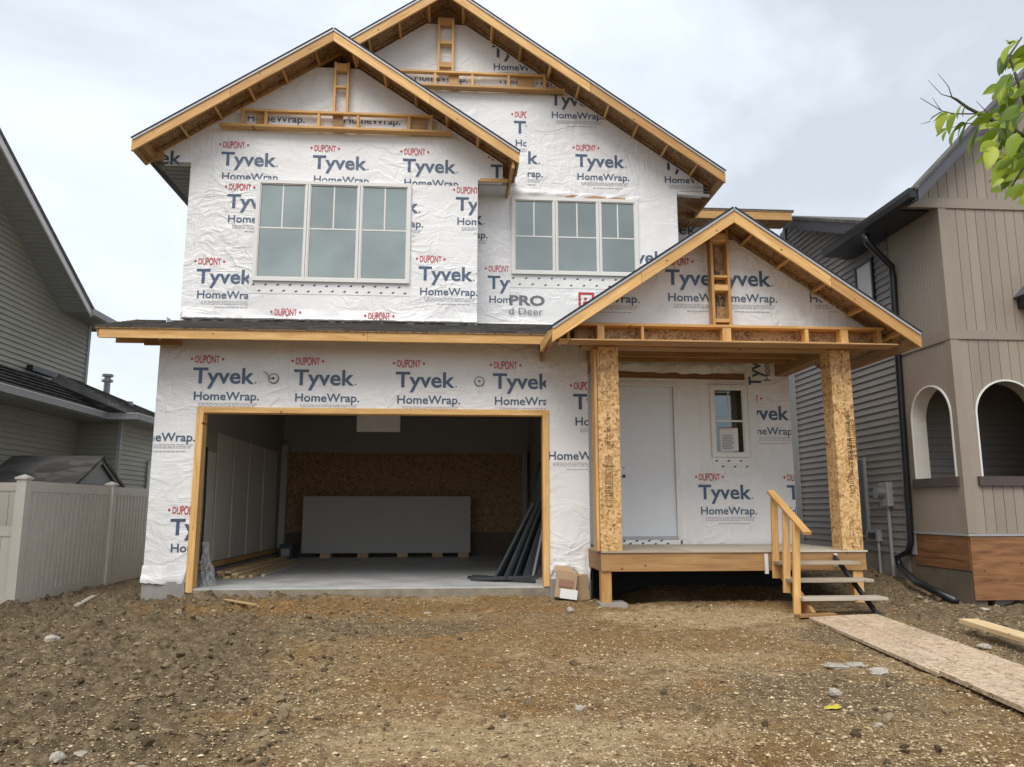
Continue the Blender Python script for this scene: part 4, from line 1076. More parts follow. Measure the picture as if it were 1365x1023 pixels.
# rocks
def rock(u, v, w, hgt, label, seed, mat='rock_pale', name='rock'):
    p = PZ(u, v, -.2)
    for _ in range(4): p = PZ(u, v, gz(p.x, p.y))
    D = p.y + 11.3; r = w * D / 1035 / 2; h = hgt * D / 1035 / 2
    bm = bmesh.new(); bmesh.ops.create_icosphere(bm, subdivisions=3, radius=1)
    rn = np.random.default_rng(seed); off = rn.random(3) * 20
    from mathutils import noise
    for q in bm.verts:
        d = 1 + .38 * noise.noise(q.co * 1.1 + Vector(off)) + .14 * noise.noise(q.co * 3 + Vector(off))
        q.co = Vector((q.co.x * r * d, q.co.y * r * .8 * d, max(q.co.z, -.6) * h * 1.1 * d))
    me = bpy.data.meshes.new(name); bm.to_mesh(me); bm.free(); me.materials.append(MATS[mat])
    me.polygons.foreach_set('use_smooth', [seed % 2 == 0] * len(me.polygons))
    o = link(bpy.data.objects.new(name, me), None, Matrix.Translation((p.x, p.y, gz(p.x, p.y) + h * .45)) @ Matrix.Rotation(rn.random() * 6, 4, 'Z'))
    return tag(o, label, 'rock', 'pale rocks on the dirt')
rock(110, 1006, 36, 16, 'pale rock at the bottom left corner, the larger of two side by side', 3)
rock(76, 1014, 22, 14, 'pale rock at the bottom left corner, left of the larger one', 5)
rock(69, 858, 20, 9, 'whitish flat stone on the dark clods left of the picture', 7)
rock(90, 892, 14, 7, 'small grey stone below the whitish flat stone at the left', 9)
rock(138, 825, 9, 5, 'small pale pebble near the foundation corner', 11)
rock(760, 816, 12, 8, 'pale round stone in front of the cardboard box', 13)
rock(1115, 891, 32, 8, 'flat pale slab of rock, leftmost of three beside the walkway', 15)
rock(1140, 888, 24, 7, 'flat pale slab of rock, middle one behind the other two by the walkway', 17)
rock(1170, 898, 30, 9, 'flat pale slab of rock, rightmost of three beside the walkway', 19)
rock(1113, 928, 20, 11, 'pale stone just behind the yellow paint mark', 21)
rock(773, 948, 11, 11, 'tan stone alone in the middle of the gravel foreground', 23)
rock(1313, 866, 18, 9, 'pale rock between the walkway and the plank', 25)
rock(1222, 793, 14, 8, 'lumpy pale rock behind the plank near the neighbour wall', 27)
rock(1312, 813, 14, 4, 'flat stone on the dark soil before the plywood skirt', 29)
rock(205, 875, 12, 6, 'pale stone among the clods below the foundation corner', 31)
rock(1170, 963, 11, 6, 'small white stone below the three flat slabs', 33)
rock(285, 818, 8, 4, 'tiny pale pebble before the garage slab', 35)
rock(570, 818, 12, 3, 'crumpled whitish scrap like stone before the garage slab', 37)
p = PZ(1113, 943, -.3); p = PZ(1113, 943, gz(p.x, p.y))
rn = random.Random(4); vs = [(p.x, p.y, gz(p.x, p.y) + .018)]
for k in range(14):
    a = k / 14 * 2 * pi; r = .045 * rn.uniform(.6, 1.2); x, y = p.x + 1.5 * r * cos(a), p.y + r * sin(a); vs.append((x, y, gz(x, y) + .012))
o = mesh('paint_mark', vs, [(0, 1 + k, 1 + (k + 1) % 14) for k in range(14)], 'yellow_paint'); tag(o, 'yellow spray paint mark on the gravel at lower right', 'paint mark')

# ==================================================================  SIDING HELPERS
def lap_siding_x(mb, X, sgn, poly, z0, z1, step, yrange, proud=.026):
    """horizontal lap boards on a plane X=const facing sgn; poly(z)->(ya,yb) extents at height z"""
    z = z0
    while z < z1 - 1e-4:
        zz = min(z + step, z1); a0, b0 = poly(z); a1, b1 = poly(zz)
        if b0 - a0 > .02 or b1 - a1 > .02:
            xo, xi = X + sgn * proud, X + sgn * .002
            V = [(xo, a0, z), (xo, b0, z), (xi, b1, zz), (xi, a1, zz), (X - sgn * .01, a0, z), (X - sgn * .01, b0, z), (X - sgn * .01, b1, zz), (X - sgn * .01, a1, zz)]
            mb.add(V, [(0, 1, 2, 3), (4, 7, 6, 5), (0, 4, 5, 1), (2, 6, 7, 3), (1, 5, 6, 2), (0, 3, 7, 4)])
        z = zz
def lap_siding_y(mb, Y, x0, x1, z0, z1, step, proud=.026):
    z = z0
    while z < z1 - 1e-4:
        zz = min(z + step, z1)
        mb.add([(x0, Y - proud, z), (x1, Y - proud, z), (x1, Y - .002, zz), (x0, Y - .002, zz), (x0, Y + .01, z), (x1, Y + .01, z), (x1, Y + .01, zz), (x0, Y + .01, zz)],
               [(0, 1, 2, 3), (4, 7, 6, 5), (0, 4, 5, 1), (2, 6, 7, 3), (1, 5, 6, 2), (0, 3, 7, 4)]); z = zz
# wall cores behind lap siding are plain boxes
# ==================================================================  LEFT NEIGHBOUR
N = thing('left_neighbour_house', 'grey green lap sided house at the left behind the vinyl fence', 'house', (-11, 3, -.2))
NXw = -8.0
def rk(y): return 5.07 + (4.38 - y) * .553 if y < 4.38 else 5.05
prism('wall', [(-6, -.3), (5.72, -.3), (5.72, 5.05), (4.38, 5.07), (-1.5, rk(-1.5)), (-6, rk(-1.5))], 'x', NXw - .5, NXw - .01, 'green_siding', N)
mb = MB()
def ext(z):
    if z <= 5.05: return (-5.0, 5.70)
    return (-5.0, 4.38 - (z - 5.07) / .553)
lap_siding_x(mb, NXw, 1, ext, -.2, 8.2, .102, None)
mb.obj('siding_boards', 'green_siding', N, kind='stuff')
box('corner_trim', NXw - .02, NXw + .035, 5.66, 5.76, -.2, 5.04, 'trim_grey', N)
# roof with rake overhang, soffit, white fascia and gutter
def rk2(y): return rk(y) + .0
OV = .55
ye = 5.35
def zr(y): return 5.06 + (4.38 - y) * .553
prism('rake_soffit', [(-2.0, zr(-2.0)), (4.42, zr(4.42)), (4.42, zr(4.42) + .02), (-2.0, zr(-2.0) + .02)], 'x', NXw, NXw + OV, 'soffit_grey', N)
prism('rake_fascia', [(-2.0, zr(-2.0) - .02), (4.55, zr(4.55) - .02), (4.60, zr(4.55) + .09), (-2.0, zr(-2.0) + .14)], 'x', NXw + OV, NXw + OV + .03, 'vinyl_white', N)
prism('roof_slab', [(-2.0, zr(-2.0) + .142), (4.5, zr(4.5) + .11), (4.62, zr(4.5) + .14), (-2.0, zr(-2.0) + .18)], 'x', NXw - 3, NXw + OV + .045, 'shingles', N)
box('eave_soffit', NXw, NXw + OV, 4.43, 6.2, 5.03, 5.05, 'soffit_grey', N)
mb = MB()
for k in range(20):
    y = 4.5 + k * .085; mb.box(NXw + .02, NXw + OV - .02, y, y + .01, 5.022, 5.031)
for k in range(60):
    y = -1.2 + k * .093; mb.add(boxv(NXw + .01, NXw + OV - .01, y, y + .012, zr(y) - .012, zr(y) + .001), BF)
mb.obj('soffit_ribs', 'soffit_grey', N, kind='stuff')
prism('gutter', [(4.5, 4.98), (6.5, 4.98), (6.5, 5.10), (4.5, 5.10)], 'x', NXw + OV, NXw + OV + .11, 'trim_grey', N)
prism('roof_slab', [(4.55, 5.08), (6.5, 5.08), (6.5, 5.14), (4.55, 5.14)], 'x', NXw - 2, NXw + OV + .04, 'shingles', N)
# lower pent roof and bump-out
mb = MB()
def poly_roof(mb, q, th=.05):
    q = [Vector(p) for p in q]; n = (q[1] - q[0]).cross(q[2] - q[0]).normalized()
    if n.z < 0: q.reverse(); n = -n
    k = len(q); lo = [p - n * th for p in q]
    mb.add(lo + q, [tuple(reversed(range(k))), tuple(range(k, 2 * k))] + [(i, (i + 1) % k, k + (i + 1) % k, k + i) for i in range(k)])
A = Vector((-8.0, 4.65, 3.80)); A2 = Vector((-8.0, 9.5, 3.62)); Bc = Vector((-6.68, 5.2, 3.03)); Cc = Vector((-6.68, 9.5, 3.03)); Vc = Vector((-7.28, 5.2, 3.03))
poly_roof(mb, [(-7.28, -3.5, 3.03), Vc, (-8.0, 4.3, 3.62), (-8.0, -3.5, 3.62)])
poly_roof(mb, [Vc, Bc, A, (-8.0, 4.3, 3.62)]); poly_roof(mb, [Bc, Cc, A2, A])
poly_roof(mb, [A, A2, (-9.4, 9.5, 3.0), (-9.4, 4.65, 3.0)])
mb.obj('lower_roof', 'shingles', N)
# shingle course lines on the pent roof
mb = MB()
for k in range(1, 7):
    f = k / 7; x = -7.28 - .72 * f; z = 3.03 + .59 * f
    mb.add(boxv(x, x + .05, -3.5, 5.0 - .6 * f, z + .0, z + .012), BF)
for k in range(1, 9):
    f = k / 9; a = Bc.lerp(A, f); c_ = Cc.lerp(A2, f); mb.add([a + Vector((0, 0, .004)), c_ + Vector((0, 0, .004)), c_ + Vector((.04, 0, .0)), a + Vector((.04, 0, 0)), a + Vector((0, 0, .016)), c_ + Vector((0, 0, .016)), c_ + Vector((.04, 0, .010)), a + Vector((.04, 0, .010))], BF)
mb.obj('shingle_courses', 'shingles', N, kind='stuff')
mb = MB(); mb.box(-7.28, -7.17, -3.5, 5.1, 2.93, 3.05); mb.box(-7.28, -6.57, 5.09, 5.20, 2.93, 3.05); mb.box(-6.68, -6.57, 5.20, 9.5, 2.93, 3.05)
mb.obj('gutter', 'trim_grey', N)
mb = MB(); mb.box(-7.175, -7.165, -3.5, 5.08, 3.045, 3.062); mb.box(-7.17, -6.56, 5.08, 5.09, 3.045, 3.062); mb.box(-6.565, -6.555, 5.09, 9.5, 3.045, 3.062)
mb.obj('gutter_lip', 'vinyl_white', N)
box('eave_soffit', -7.98, -7.28, -3.5, 5.6, 2.92, 2.935, 'soffit_grey', N); box('eave_soffit', -7.27, -6.68, 5.21, 9.5, 2.92, 2.935, 'soffit_grey', N)
box('wall', -8.0, -7.12, 5.62, 9.3, -.2, 2.92, 'green_siding', N)
mb = MB(); lap_siding_x(mb, -7.12, 1, lambda z: (5.66, 9.3), -.2, 2.92, .102, None); lap_siding_y(mb, 5.62, -7.98, -7.14, -.2, 2.92, .102)
mb.obj('siding_boards', 'green_siding', N, kind='stuff')
box('corner_trim', -7.16, -7.09, 5.58, 5.66, -.2, 2.92, 'trim_grey', N)
w = mesh('window', *frame_geo(0, 1, 0, 1, [0, 1], .08, 0, .05), 'trim_grey', N, Matrix(((0, 1, 0, -7.12), (.9, 0, 0, 7.1), (0, 0, 1.05, 1.15), (0, 0, 0, 1))))
box('pane', -7.115, -7.10, 7.17, 7.93, 1.23, 2.12, 'window_glass_dark', N)
box('roof_vent', -7.92, -7.80, 3.3, 4.15, 3.62, 3.72, 'black_metal', N)
for (u, v, X, r, hh) in ((141.5, 528, -7.9, .07, .42), (172, 553, -7.5, .07, .30)):
    p = PX(u, v, X)
    vs, fs = tube([(p.x, p.y, p.z - .1), (p.x, p.y, p.z + hh)], r, 12); vp = mesh('vent_pipe', vs, fs, 'metal_grey', N, smooth=False)
    if X < -7.8:
        for dz in (hh - .10, hh + .02):
            vs, fs = tube([(p.x, p.y, p.z + dz), (p.x, p.y, p.z + dz + .05)], r * 1.7, 14); mesh('vent_cap', vs, fs, 'metal_grey', vp)
# shed roof behind the fence
sh = thing('garden_shed', 'small gabled shed whose roof shows above the fence', 'shed', (-7, 2.8, -.2))
mb = MB(); ry0, ry1, ryc = 2.0, 3.75, 2.85
poly_roof(mb, [(-7.75, ry0 - .1, 1.50), (-6.2, ry0 - .1, 1.50), (-6.2, ryc, 2.02), (-7.75, ryc, 2.02)]); poly_roof(mb, [(-7.75, ry1 + .1, 1.50), (-6.2, ry1 + .1, 1.50), (-6.2, ryc, 2.02), (-7.75, ryc, 2.02)])
mb.obj('roof', 'shingles', sh)
prism('gable_wall', [(ry0, -.2), (ry1, -.2), (ry1, 1.47), (ryc, 1.94), (ry0, 1.47)], 'x', -6.32, -6.27, 'trim_grey', sh)
prism('rake_trim', [(ry0 - .08, 1.44), (ryc, 1.96), (ryc, 1.88), (ry0 + .0, 1.40)], 'x', -6.26, -6.22, 'soffit_grey', sh)
prism('rake_trim', [(ry1 + .08, 1.44), (ryc, 1.96), (ryc, 1.88), (ry1 - .0, 1.40)], 'x', -6.255, -6.215, 'black_metal', sh)
box('wall', -7.7, -6.33, ry0, ry1, -.2, 1.45, 'green_siding', sh)

# ==================================================================  FENCE
F_ = thing('vinyl_fence', 'beige vinyl privacy fence running back beside the left neighbour', 'fence', (-6, 3, -.2))
FX = -6.0
def fence_post(par, x, y, ztop, s=.065):
    po = box('post', x - s, x + s, y - s, y + s, -.35, ztop, 'fence_vinyl', par)
    mb = MB(); mb.box(x - s - .02, x + s + .02, y - s - .02, y + s + .02, ztop, ztop + .03)
    mb.add([(x - s - .01, y - s - .01, ztop + .03), (x + s + .01, y - s - .01, ztop + .03), (x + s + .01, y + s + .01, ztop + .03), (x - s - .01, y + s + .01, ztop + .03), (x, y, ztop + .07)], [(0, 1, 4), (1, 2, 4), (2, 3, 4), (3, 0, 4)])
    mb.obj('post_cap', 'fence_vinyl', po)
ysp = [0.0, 2.78, 5.5, 8.2]
for y in ysp: fence_post(F_, FX, y, 1.50)
for a, c_ in zip(ysp[:-1], ysp[1:]):
    box('rail', FX - .025, FX + .025, a + .066, c_ - .066, 1.335, 1.48, 'fence_vinyl', F_)
    box('rail', FX - .025, FX + .025, a + .066, c_ - .066, -.20, -.06, 'fence_vinyl', F_)
    mb = MB(); y = a + .07
    while y < c_ - .07:
        ye_ = min(y + .142, c_ - .068); mb.box(FX - .014, FX + .014, y + .003, ye_ - .003, -.06, 1.335); mb.box(FX - .008, FX + .008, ye_ - .004, ye_ + .004, -.06, 1.335)
        mb.box(FX + .010, FX + .022, (y + ye_) / 2 - .035, (y + ye_) / 2 + .035, -.058, 1.333); y = ye_
    mb.obj('fence_boards', 'fence_vinyl', F_, kind='stuff')
L_ = thing('low_vinyl_fence', 'waist high beige vinyl fence panel at the left picture edge', 'fence', (-7, 0, -.3))
box('rail', -9.5, FX - .067, -.025, .025, .72, .86, 'fence_vinyl', L_); box('rail', -9.5, FX - .067, -.025, .025, -.25, -.12, 'fence_vinyl', L_)
for k in range(22):
    x = FX - .07 - .15 * (k + 1); box('fence_board', x + .003, x + .147, -.014, .014, -.12, .72, 'fence_vinyl', L_)
G_ = thing('vinyl_gate', 'tall beige vinyl gate left of the first fence post, seen above the low panel', 'gate', (-6.7, .5, -.3))
box('rail', -7.9, -6.12, .45, .50, 1.35, 1.47, 'fence_vinyl', G_)
for k in range(12):
    x = -6.14 - .145 * (k + 1); box('gate_board', x + .003, x + .142, .46, .488, -.2, 1.35, 'fence_vinyl', G_)
box('hinge', -6.13, -6.09, .40, .44, 1.27, 1.35, 'black_metal', G_); box('hinge', -6.13, -6.09, .40, .44, .82, .88, 'black_metal', G_)

# ==================================================================  RIGHT NEIGHBOUR
R_ = thing('right_neighbour_house', 'tan sided house at the right with arched porch openings and black gutters', 'house', (9, 1, -.2))
RX, RY, RB = 6.90, -1.20, .10
BZ, M1, M2, T1, T2 = .765, 3.44, 3.57, 5.37, 5.52     # base, middle band, top band
AR, ASP = .46, 2.39    # arch radius, spring height
SILL = 1.53
def arch_low(t, c_): # height of the arch soffit above a point t with centre c_
    d = abs(t - c_); return ASP + sqrt(max(AR * AR - d * d, 0)) if d < AR else None
def board_cells(a, c_, centre, z0, z1):
    """outlines (t,z) of the board between a and c_ round the arch opening"""
    res = []; lo, hi = centre - AR, centre + AR
    if c_ <= lo + 1e-6 or a >= hi - 1e-6: return [[(a, z0), (c_, z0), (c_, z1), (a, z1)]]
    res.append([(a, z0), (c_, z0), (c_, SILL - .13), (a, SILL - .13)])
    n = 6; pts = []
    aa, cc = max(a, lo), min(c_, hi)
    if a < lo: res.append([(a, SILL - .129), (lo, SILL - .129), (lo, z1 - .001), (a, z1 - .001)])
    if c_ > hi: res.append([(hi, SILL - .129), (c_, SILL - .129), (c_, z1 - .001), (hi, z1 - .001)])
    for i in range(n + 1):
        t = aa + (cc - aa) * i / n; pts.append((t, ASP + sqrt(max(AR * AR - (t - centre) ** 2, 0))))
    res.append([(aa, z1), *pts, (cc, z1)][0:1] + pts + [(cc, z1)])
    return res
fc_ = RX + .27 + AR   # front arch centre x
bw = .147
def tier_front(z0, z1, arch, top=None):
    x = RX + .10 if top is None else 6.62
    while x < 9.6:
        xe = min(x + bw, 9.6)
        for cell in (board_cells(x + .004, xe - .004, fc_, z0, z1) if arch else [[(x + .004, z0), (xe - .004, z0), (xe - .004, z1 if top is None else top(xe)), (x + .004, z1 if top is None else top(x))]]):
            if max(p[1] for p in cell) - min(p[1] for p in cell) < .02: continue
            prism('siding_board', cell, 'y', RY - .012, RY + .004, 'tan_siding', R_)
        x = xe
tier_front(BZ, M1, True); tier_front(M2, T1, False)
rfz = lambda x: min(9.6, 5.42 + (x - 6.40) * 1.02)
tier_front(T2, 9, False, top=lambda x: rfz(x))
# solid wall core with arch holes (front and side)
def arch_loop(c_, lo=None):
    lo = SILL - .13 if lo is None else lo
    return [(c_ - AR, lo), (c_ + AR, lo)] + [(c_ + AR * cos(a), ASP + AR * sin(a)) for a in [pi * k / 20 for k in range(21)]]
prism('wall', [(RX, BZ), (11, BZ), (11, 9.2), (6.50, rfz(6.50)), (6.42, T2 - .1), (6.42, T1 + .05), (RX, T1 + .05)], 'y', RY + .004, RY + .16, 'tan_trim', R_, holes=[arch_loop(fc_)])
sc_ = -.62
prism('wall', [(RY + .16, BZ), (RB + .05, BZ), (RB + .05, T2), (RY + .16, T2)], 'x', RX + .006, RX + .16, 'tan_trim', R_, holes=[arch_loop(sc_)])
mb = MB(); y = RY + .08
ribs = []
while y < RB:
    ye_ = min(y + .078, RB)
    for z0, z1, ar in ((BZ, M1, True), (M2, T1, False)):
        for cell in (board_cells(y + .003, ye_ - .003, sc_, z0, z1) if ar else [[(y + .003, z0), (ye_ - .003, z0), (ye_ - .003, z1), (y + .003, z1)]]):
            if abs(max(p[1] for p in cell) - min(p[1] for p in cell)) < .02: continue
            k = len(cell); V = [(RX - .010, p[0], p[1]) for p in cell] + [(RX + .005, p[0], p[1]) for p in cell]
            mb.add(V, [tuple(range(k)), tuple(reversed(range(k, 2 * k)))] + [(i, (i + 1) % k, k + (i + 1) % k, k + i) for i in range(k)])
    y = ye_
o = mb.obj('siding_boards', 'tan_siding', R_, kind='stuff')
bm = bmesh.new(); bm.from_mesh(o.data); bmesh.ops.recalc_face_normals(bm, faces=bm.faces); bm.to_mesh(o.data); bm.free()
for z0, z1 in ((M1, M2), (T1, T2)):
    box('trim_band', RX - .03 if z0 < 5 else 6.42, 10, RY - .035, RY + .003, z0 + .001, z1 - .001, 'tan_trim', R_); box('trim_band', RX - .03, RX + .004, RY + .004, RB, z0 + .001, z1 - .001, 'tan_trim', R_)
for z0, z1 in ((BZ, M1), (M2, T1)):
    box('corner_trim', RX - .022, RX + .10, RY - .026, RY + .08, z0 + .002, z1 - .002, 'tan_trim', R_)
# beaded arch edges, sills and reveal
def arc_strip(plane, c_, depth=.16):
    pts = [(c_ - AR, SILL)] + [(c_ - AR * cos(a), ASP + AR * sin(a)) for a in [pi * k / 24 for k in range(25)]] + [(c_ + AR, SILL)]
    n = len(pts); vs = []
    for (t, z) in pts:
        q = Vector((t - c_, max(z - ASP, 0))); q = q.normalized() * .022 if q.length > 0 else Vector((0, 0))
        for (dd, off) in ((-.030, 0), (-.030, 1), (.0, 1), (.0, 0)):
            tt, zz = t + q.x * off, z + q.y * off
            vs.append((tt, RY + dd, zz) if plane == 'y' else (RX + dd, tt, zz))
    fs = [(i * 4 + k, i * 4 + (k + 1) % 4, (i + 1) * 4 + (k + 1) % 4, (i + 1) * 4 + k) for i in range(n - 1) for k in range(4)]
    mesh('arch_bead', vs, fs, 'vinyl_white', R_)
    vs = []
    for (t, z) in pts:
        q_ = .004 * (1 if t < c_ else -1); t += q_; z -= .004 if z > ASP else 0
        vs += [(t, RY - .01, z), (t, RY + .2, z)] if plane == 'y' else [(RX - .01, t, z), (RX + .2, t, z)]
    mesh('arch_reveal', vs, [(2 * i, 2 * i + 1, 2 * i + 3, 2 * i + 2) for i in range(n - 1)], 'tan_trim' if plane == 'y' else 'fence_vinyl', R_)
arc_strip('y', fc_); arc_strip('x', sc_)
box('window_sill', fc_ - AR - .08, fc_ + AR + .08, RY - .06, RY + .16, SILL - .128, SILL, 'dark_sill', R_)
box('window_sill', RX - .06, RX + .16, sc_ - AR - .06, sc_ + AR + .06, SILL - .127, SILL + .001, 'dark_sill', R_)
# porch room behind the arches: lap sided inner walls
mb = MB(); lap_siding_y(mb, RB + .2, RX + .16, 11, 0, 3.4, .11); lap_siding_x(mb, 9.4, -1, lambda z: (RY + .2, RB + .2), 0, 3.4, .11, None)
mb.obj('siding_boards', 'grey_siding', R_, kind='stuff')
box('porch_floor', RX + .16, 11, RY + .16, RB + .3, .70, .76, 'lumber_grey', R_); box('porch_ceiling', RX + .16, 11, RY + .16, RB + .3, 3.42, 3.48, 'soffit_grey', R_)
# base: flashing, plywood skirt, concrete
box('base_flashing', RX - .025, 10, RY - .03, RY + .1, BZ - .035, BZ - .002, 'trim_grey', R_); box('base_flashing', RX - .025, RX + .1, RY + .1, RB + .05, BZ - .035, BZ - .002, 'trim_grey', R_)
for k in range(3):
    stick('plywood_sheet', (RX + k * 1.22, RY - .008, (BZ - .147) / 2), (RX + k * 1.22 + 1.212, RY - .008, (BZ - .147) / 2), .02, BZ + .07, 'plywood_brown', R_)
box('foundation', RX - .0, RX + .2, RY + .03, RB + .1, -.4, .45, 'foundation_stained', R_)
stick('plywood_sheet', (RX - .002, RY + .005, .50), (RX - .002, RB - .05, .50), .02, .46, 'plywood_brown', R_)
box('flashing_tape', RX - .015, RX - .008, RB - .10, RB + .03, .42, BZ - .04, 'print_faint', R_)
box('foundation', RX + .35, RX + .75, RY + .1, RY + .4, -.4, -.12, 'foundation', R_)
# side wall of the body with lap siding and rising rake
box('wall', RX + .015, 12, RB + .31, 4.2, -.4, 5.4, 'grey_siding', R_)
mb = MB(); zt_ = lambda y: 5.83 + (y - 1.08) * .421
def ext2(z): return (RB + .05, 3.93) if z < 5.42 else (max(RB + .05, 1.08 + (z - 5.83) / .421), 3.93)
lap_siding_x(mb, RX, -1, ext2, .42, 7.0, .112, None)
mb.obj('siding_boards', 'grey_siding', R_, kind='stuff')
prism('wall', [(RB + .05, 5.40), (3.93, 5.40), (3.93, zt_(3.93) - .02), (RB + .05, zt_(RB + .05) - .02)], 'x', RX + .012, RX + .2, 'grey_siding', R_)
box('foundation', RX, RX + .2, RB + .1, 4.0, -.4, .42, 'foundation', R_)
box('corner_trim', RX - .045, RX + .05, 3.76, 4.0, .3, 6.9, 'trim_grey', R_)
prism('rake_fascia', [(RB - .05, zt_(RB - .05)), (4.3, zt_(4.3)), (4.3, zt_(4.3) + .20), (RB - .05, zt_(RB - .05) + .20)], 'x', RX - .32, RX - .30, 'dark_fascia', R_)
prism('rake_soffit', [(RB - .05, zt_(RB - .05)), (4.3, zt_(4.3)), (4.3, zt_(4.3) + .02), (RB - .05, zt_(RB - .05) + .02)], 'x', RX - .299, RX + .01, 'dark_fascia', R_)
prism('roof', [(RB - .05, zt_(RB - .05) + .201), (4.3, zt_(4.3) + .201), (4.3, zt_(4.3) + .26), (RB - .05, zt_(RB - .05) + .26)], 'x', RX - .34, 11, 'shingles', R_)
# gable roof of the porch bay: black rake, gutter, soffit
EX = RX - .50
prism('rake_fascia', [(EX, rfz(EX) - .08), (10, rfz(EX) - .08 + (10 - EX) * 1.02), (10, rfz(EX) + .10 + (10 - EX) * 1.02), (EX, rfz(EX) + .10)], 'y', RY - .34, RY - .31, 'dark_fascia', R_)
prism('rake_soffit', [(EX, rfz(EX) - .07), (10, rfz(EX) - .07 + (10 - EX) * 1.02), (10, rfz(EX) - .04 + (10 - EX) * 1.02), (EX, rfz(EX) - .04)], 'y', RY - .309, RY, 'dark_fascia', R_)
prism('roof', [(EX - .03, rfz(EX) + .075), (10, rfz(EX) + .102 + (10 - EX) * 1.02), (10, rfz(EX) + .14 + (10 - EX) * 1.02), (EX - .03, rfz(EX) + .12)], 'y', RY - .36, RY - .05, 'shingles', R_)
prism('roof', [(EX - .02, T1 + .16), (8.5, T1 + .16 + (8.5 - EX) * .4), (8.5, T1 + .20 + (8.5 - EX) * .4), (EX - .02, T1 + .19)], 'y', RY + .165, 1.2, 'shingles', R_)
box('eave_soffit', EX, RX - .005, RY + .17, 1.1, T1 + .02, T1 + .04, 'black_metal', R_)
prism('gutter', [(EX - .11, T1 + .02), (EX, T1 + .02), (EX, T1 + .16), (EX - .12, T1 + .16), (EX - .12, T1 + .10)], 'y', RY - .32, 1.1, 'black_metal', R_)
# downspout
pth = [PX(1153, 312, EX - .05), PX(1157, 325, EX - .02), PX(1188, 355, RX - .08), PX(1190, 372, RX - .06)]
pth += [PX(1214, 722, RX - .06), PX(1211, 735, RX - .08), PX(1196, 742, RX - .12), PX(1200, 757, RX - .16)]
a = PZ(1289, 800, -.12); pth += [Vector((6.62, -.35, .06)), Vector((6.60, -1.25, -.11))]
mesh('downspout', *tube(pth, .052, 8), 'black_metal', R_, smooth=True)
# window, vent, meter, boxes on the side wall
def side_window(y0, y1, z0, z1, fm, gm):
    mb = MB(); f = .045; X0, X1 = RX - .06, RX + .0
    mb.box(X0, X1, y0, y1, z0, z0 + f); mb.box(X0, X1, y0, y1, z1 - f, z1); mb.box(X0, X1, y0, y0 + f, z0 + f, z1 - f); mb.box(X0, X1, y1 - f, y1, z0 + f, z1 - f)
    w = mb.obj('window', fm, R_); box('pane', RX - .040, RX - .034, y0 + f, y1 - f, z0 + f, z1 - f, gm, w)
side_window(.55, 1.10, 4.42, 5.22, 'black_metal', 'label_white')  # upper pane painted white in place of a bright reflection
side_window(1.25, 2.05, .62, 1.95, 'trim_grey', 'window_glass_dark')
p = PX(1134, 338, RX); prism('wall_vent', [(p.y - .09, p.z - .09), (p.y + .09, p.z - .09), (p.y + .05, p.z + .10), (p.y - .05, p.z + .10)], 'x', RX - .16, RX - .015, 'black_metal', R_)
p = PX(1187, 659, RX); mt = box('electric_meter', RX - .12, RX - .015, p.y - .11, p.y + .11, p.z - .19, p.z + .19, 'trim_grey', R_)
q = PX(1178, 656, RX - .15); vs, fs = tube([(RX - .12, p.y + .01, p.z + .02), (RX - .24, p.y + .01, p.z + .02)], .085, 16); mesh('meter_dial', vs, fs, 'metal_grey', mt)
mesh('conduit', *tube([(RX - .05, p.y, p.z - .18), (RX - .05, p.y, -.1)], .028, 8), 'trim_grey', mt)
p = PX(1170, 714, RX); box('utility_box', RX - .10, RX - .015, p.y - .17, p.y + .17, p.z - .09, p.z + .09, 'trim_grey', R_)
box('utility_box', RX - .13, RX - .101, p.y - .10, p.y + .06, p.z - .05, p.z + .05, 'black_metal', R_)
mesh('conduit', *tube([(RX - .06, p.y - .12, p.z - .09), (RX - .06, p.y - .12, -.1)], .022, 8), 'trim_grey', R_)
# small black canopy at the right edge
can = PY(1349, 398, RY)
prism('window_canopy', [(can.x, can.z), (can.x + .06, can.z - .02), (can.x + 1.4, can.z - .02), (can.x + 1.4, can.z + .9), (can.x + .55, can.z + .55)], 'y', RY - .45, RY - .013, 'dark_fascia', R_)
box('canopy_base', can.x + .06, can.x + 1.4, RY - .40, RY - .013, can.z - .16, can.z - .021, 'black_metal', R_)

# ==================================================================  TREE (trunk stands right of the frame, a branch reaches in)
TR = thing('young_tree', 'young broadleaf tree whose leafy branch reaches in at the upper right', 'tree', (3.3, -8.6, -.35))
tb = Vector((3.3, -8.6, -.4))
fork = Vector((3.15, -8.62, 2.1)); 
TD = -8.85
def tp(u, v, dy=0.): return PY(u, v, TD + dy)
hub = tp(1385, 190)
mesh('trunk', *tube([tb, (3.27, -8.6, .6), (3.2, -8.62, 1.5), fork, (3.2, -8.6, 3.0), (3.3, -8.55, 4.0)], [.055, .048, .042, .036, .024, .01], 10), 'bark', TR, smooth=True)
mb = MB()
def twig(*p, r=.006): mb.add(*tube(list(p), [r * (1 - .65 * i / (len(p) - 1)) for i in range(len(p))], 6))
twig(fork, tp(1600, 240), hub, tp(1325, 162), tp(1290, 144), tp(1275, 133), tp(1269, 130), r=.011)
twig(tp(1269, 130), tp(1255, 126), tp(1237, 107), r=.0022); twig(tp(1269, 130), tp(1264, 115), tp(1250, 98), r=.0022)
twig(tp(1322, 162), tp(1300, 152), tp(1271, 152), tp(1255, 148), tp(1227, 131), r=.0034); twig(tp(1255, 148), tp(1249, 140), tp(1243, 130), r=.0018)
twig(tp(1325, 160), tp(1312, 146), tp(1301, 135), r=.0022); twig(tp(1318, 163), tp(1290, 165), tp(1262, 172), r=.0025); twig(tp(1240, 162), tp(1227, 166), r=.0015)
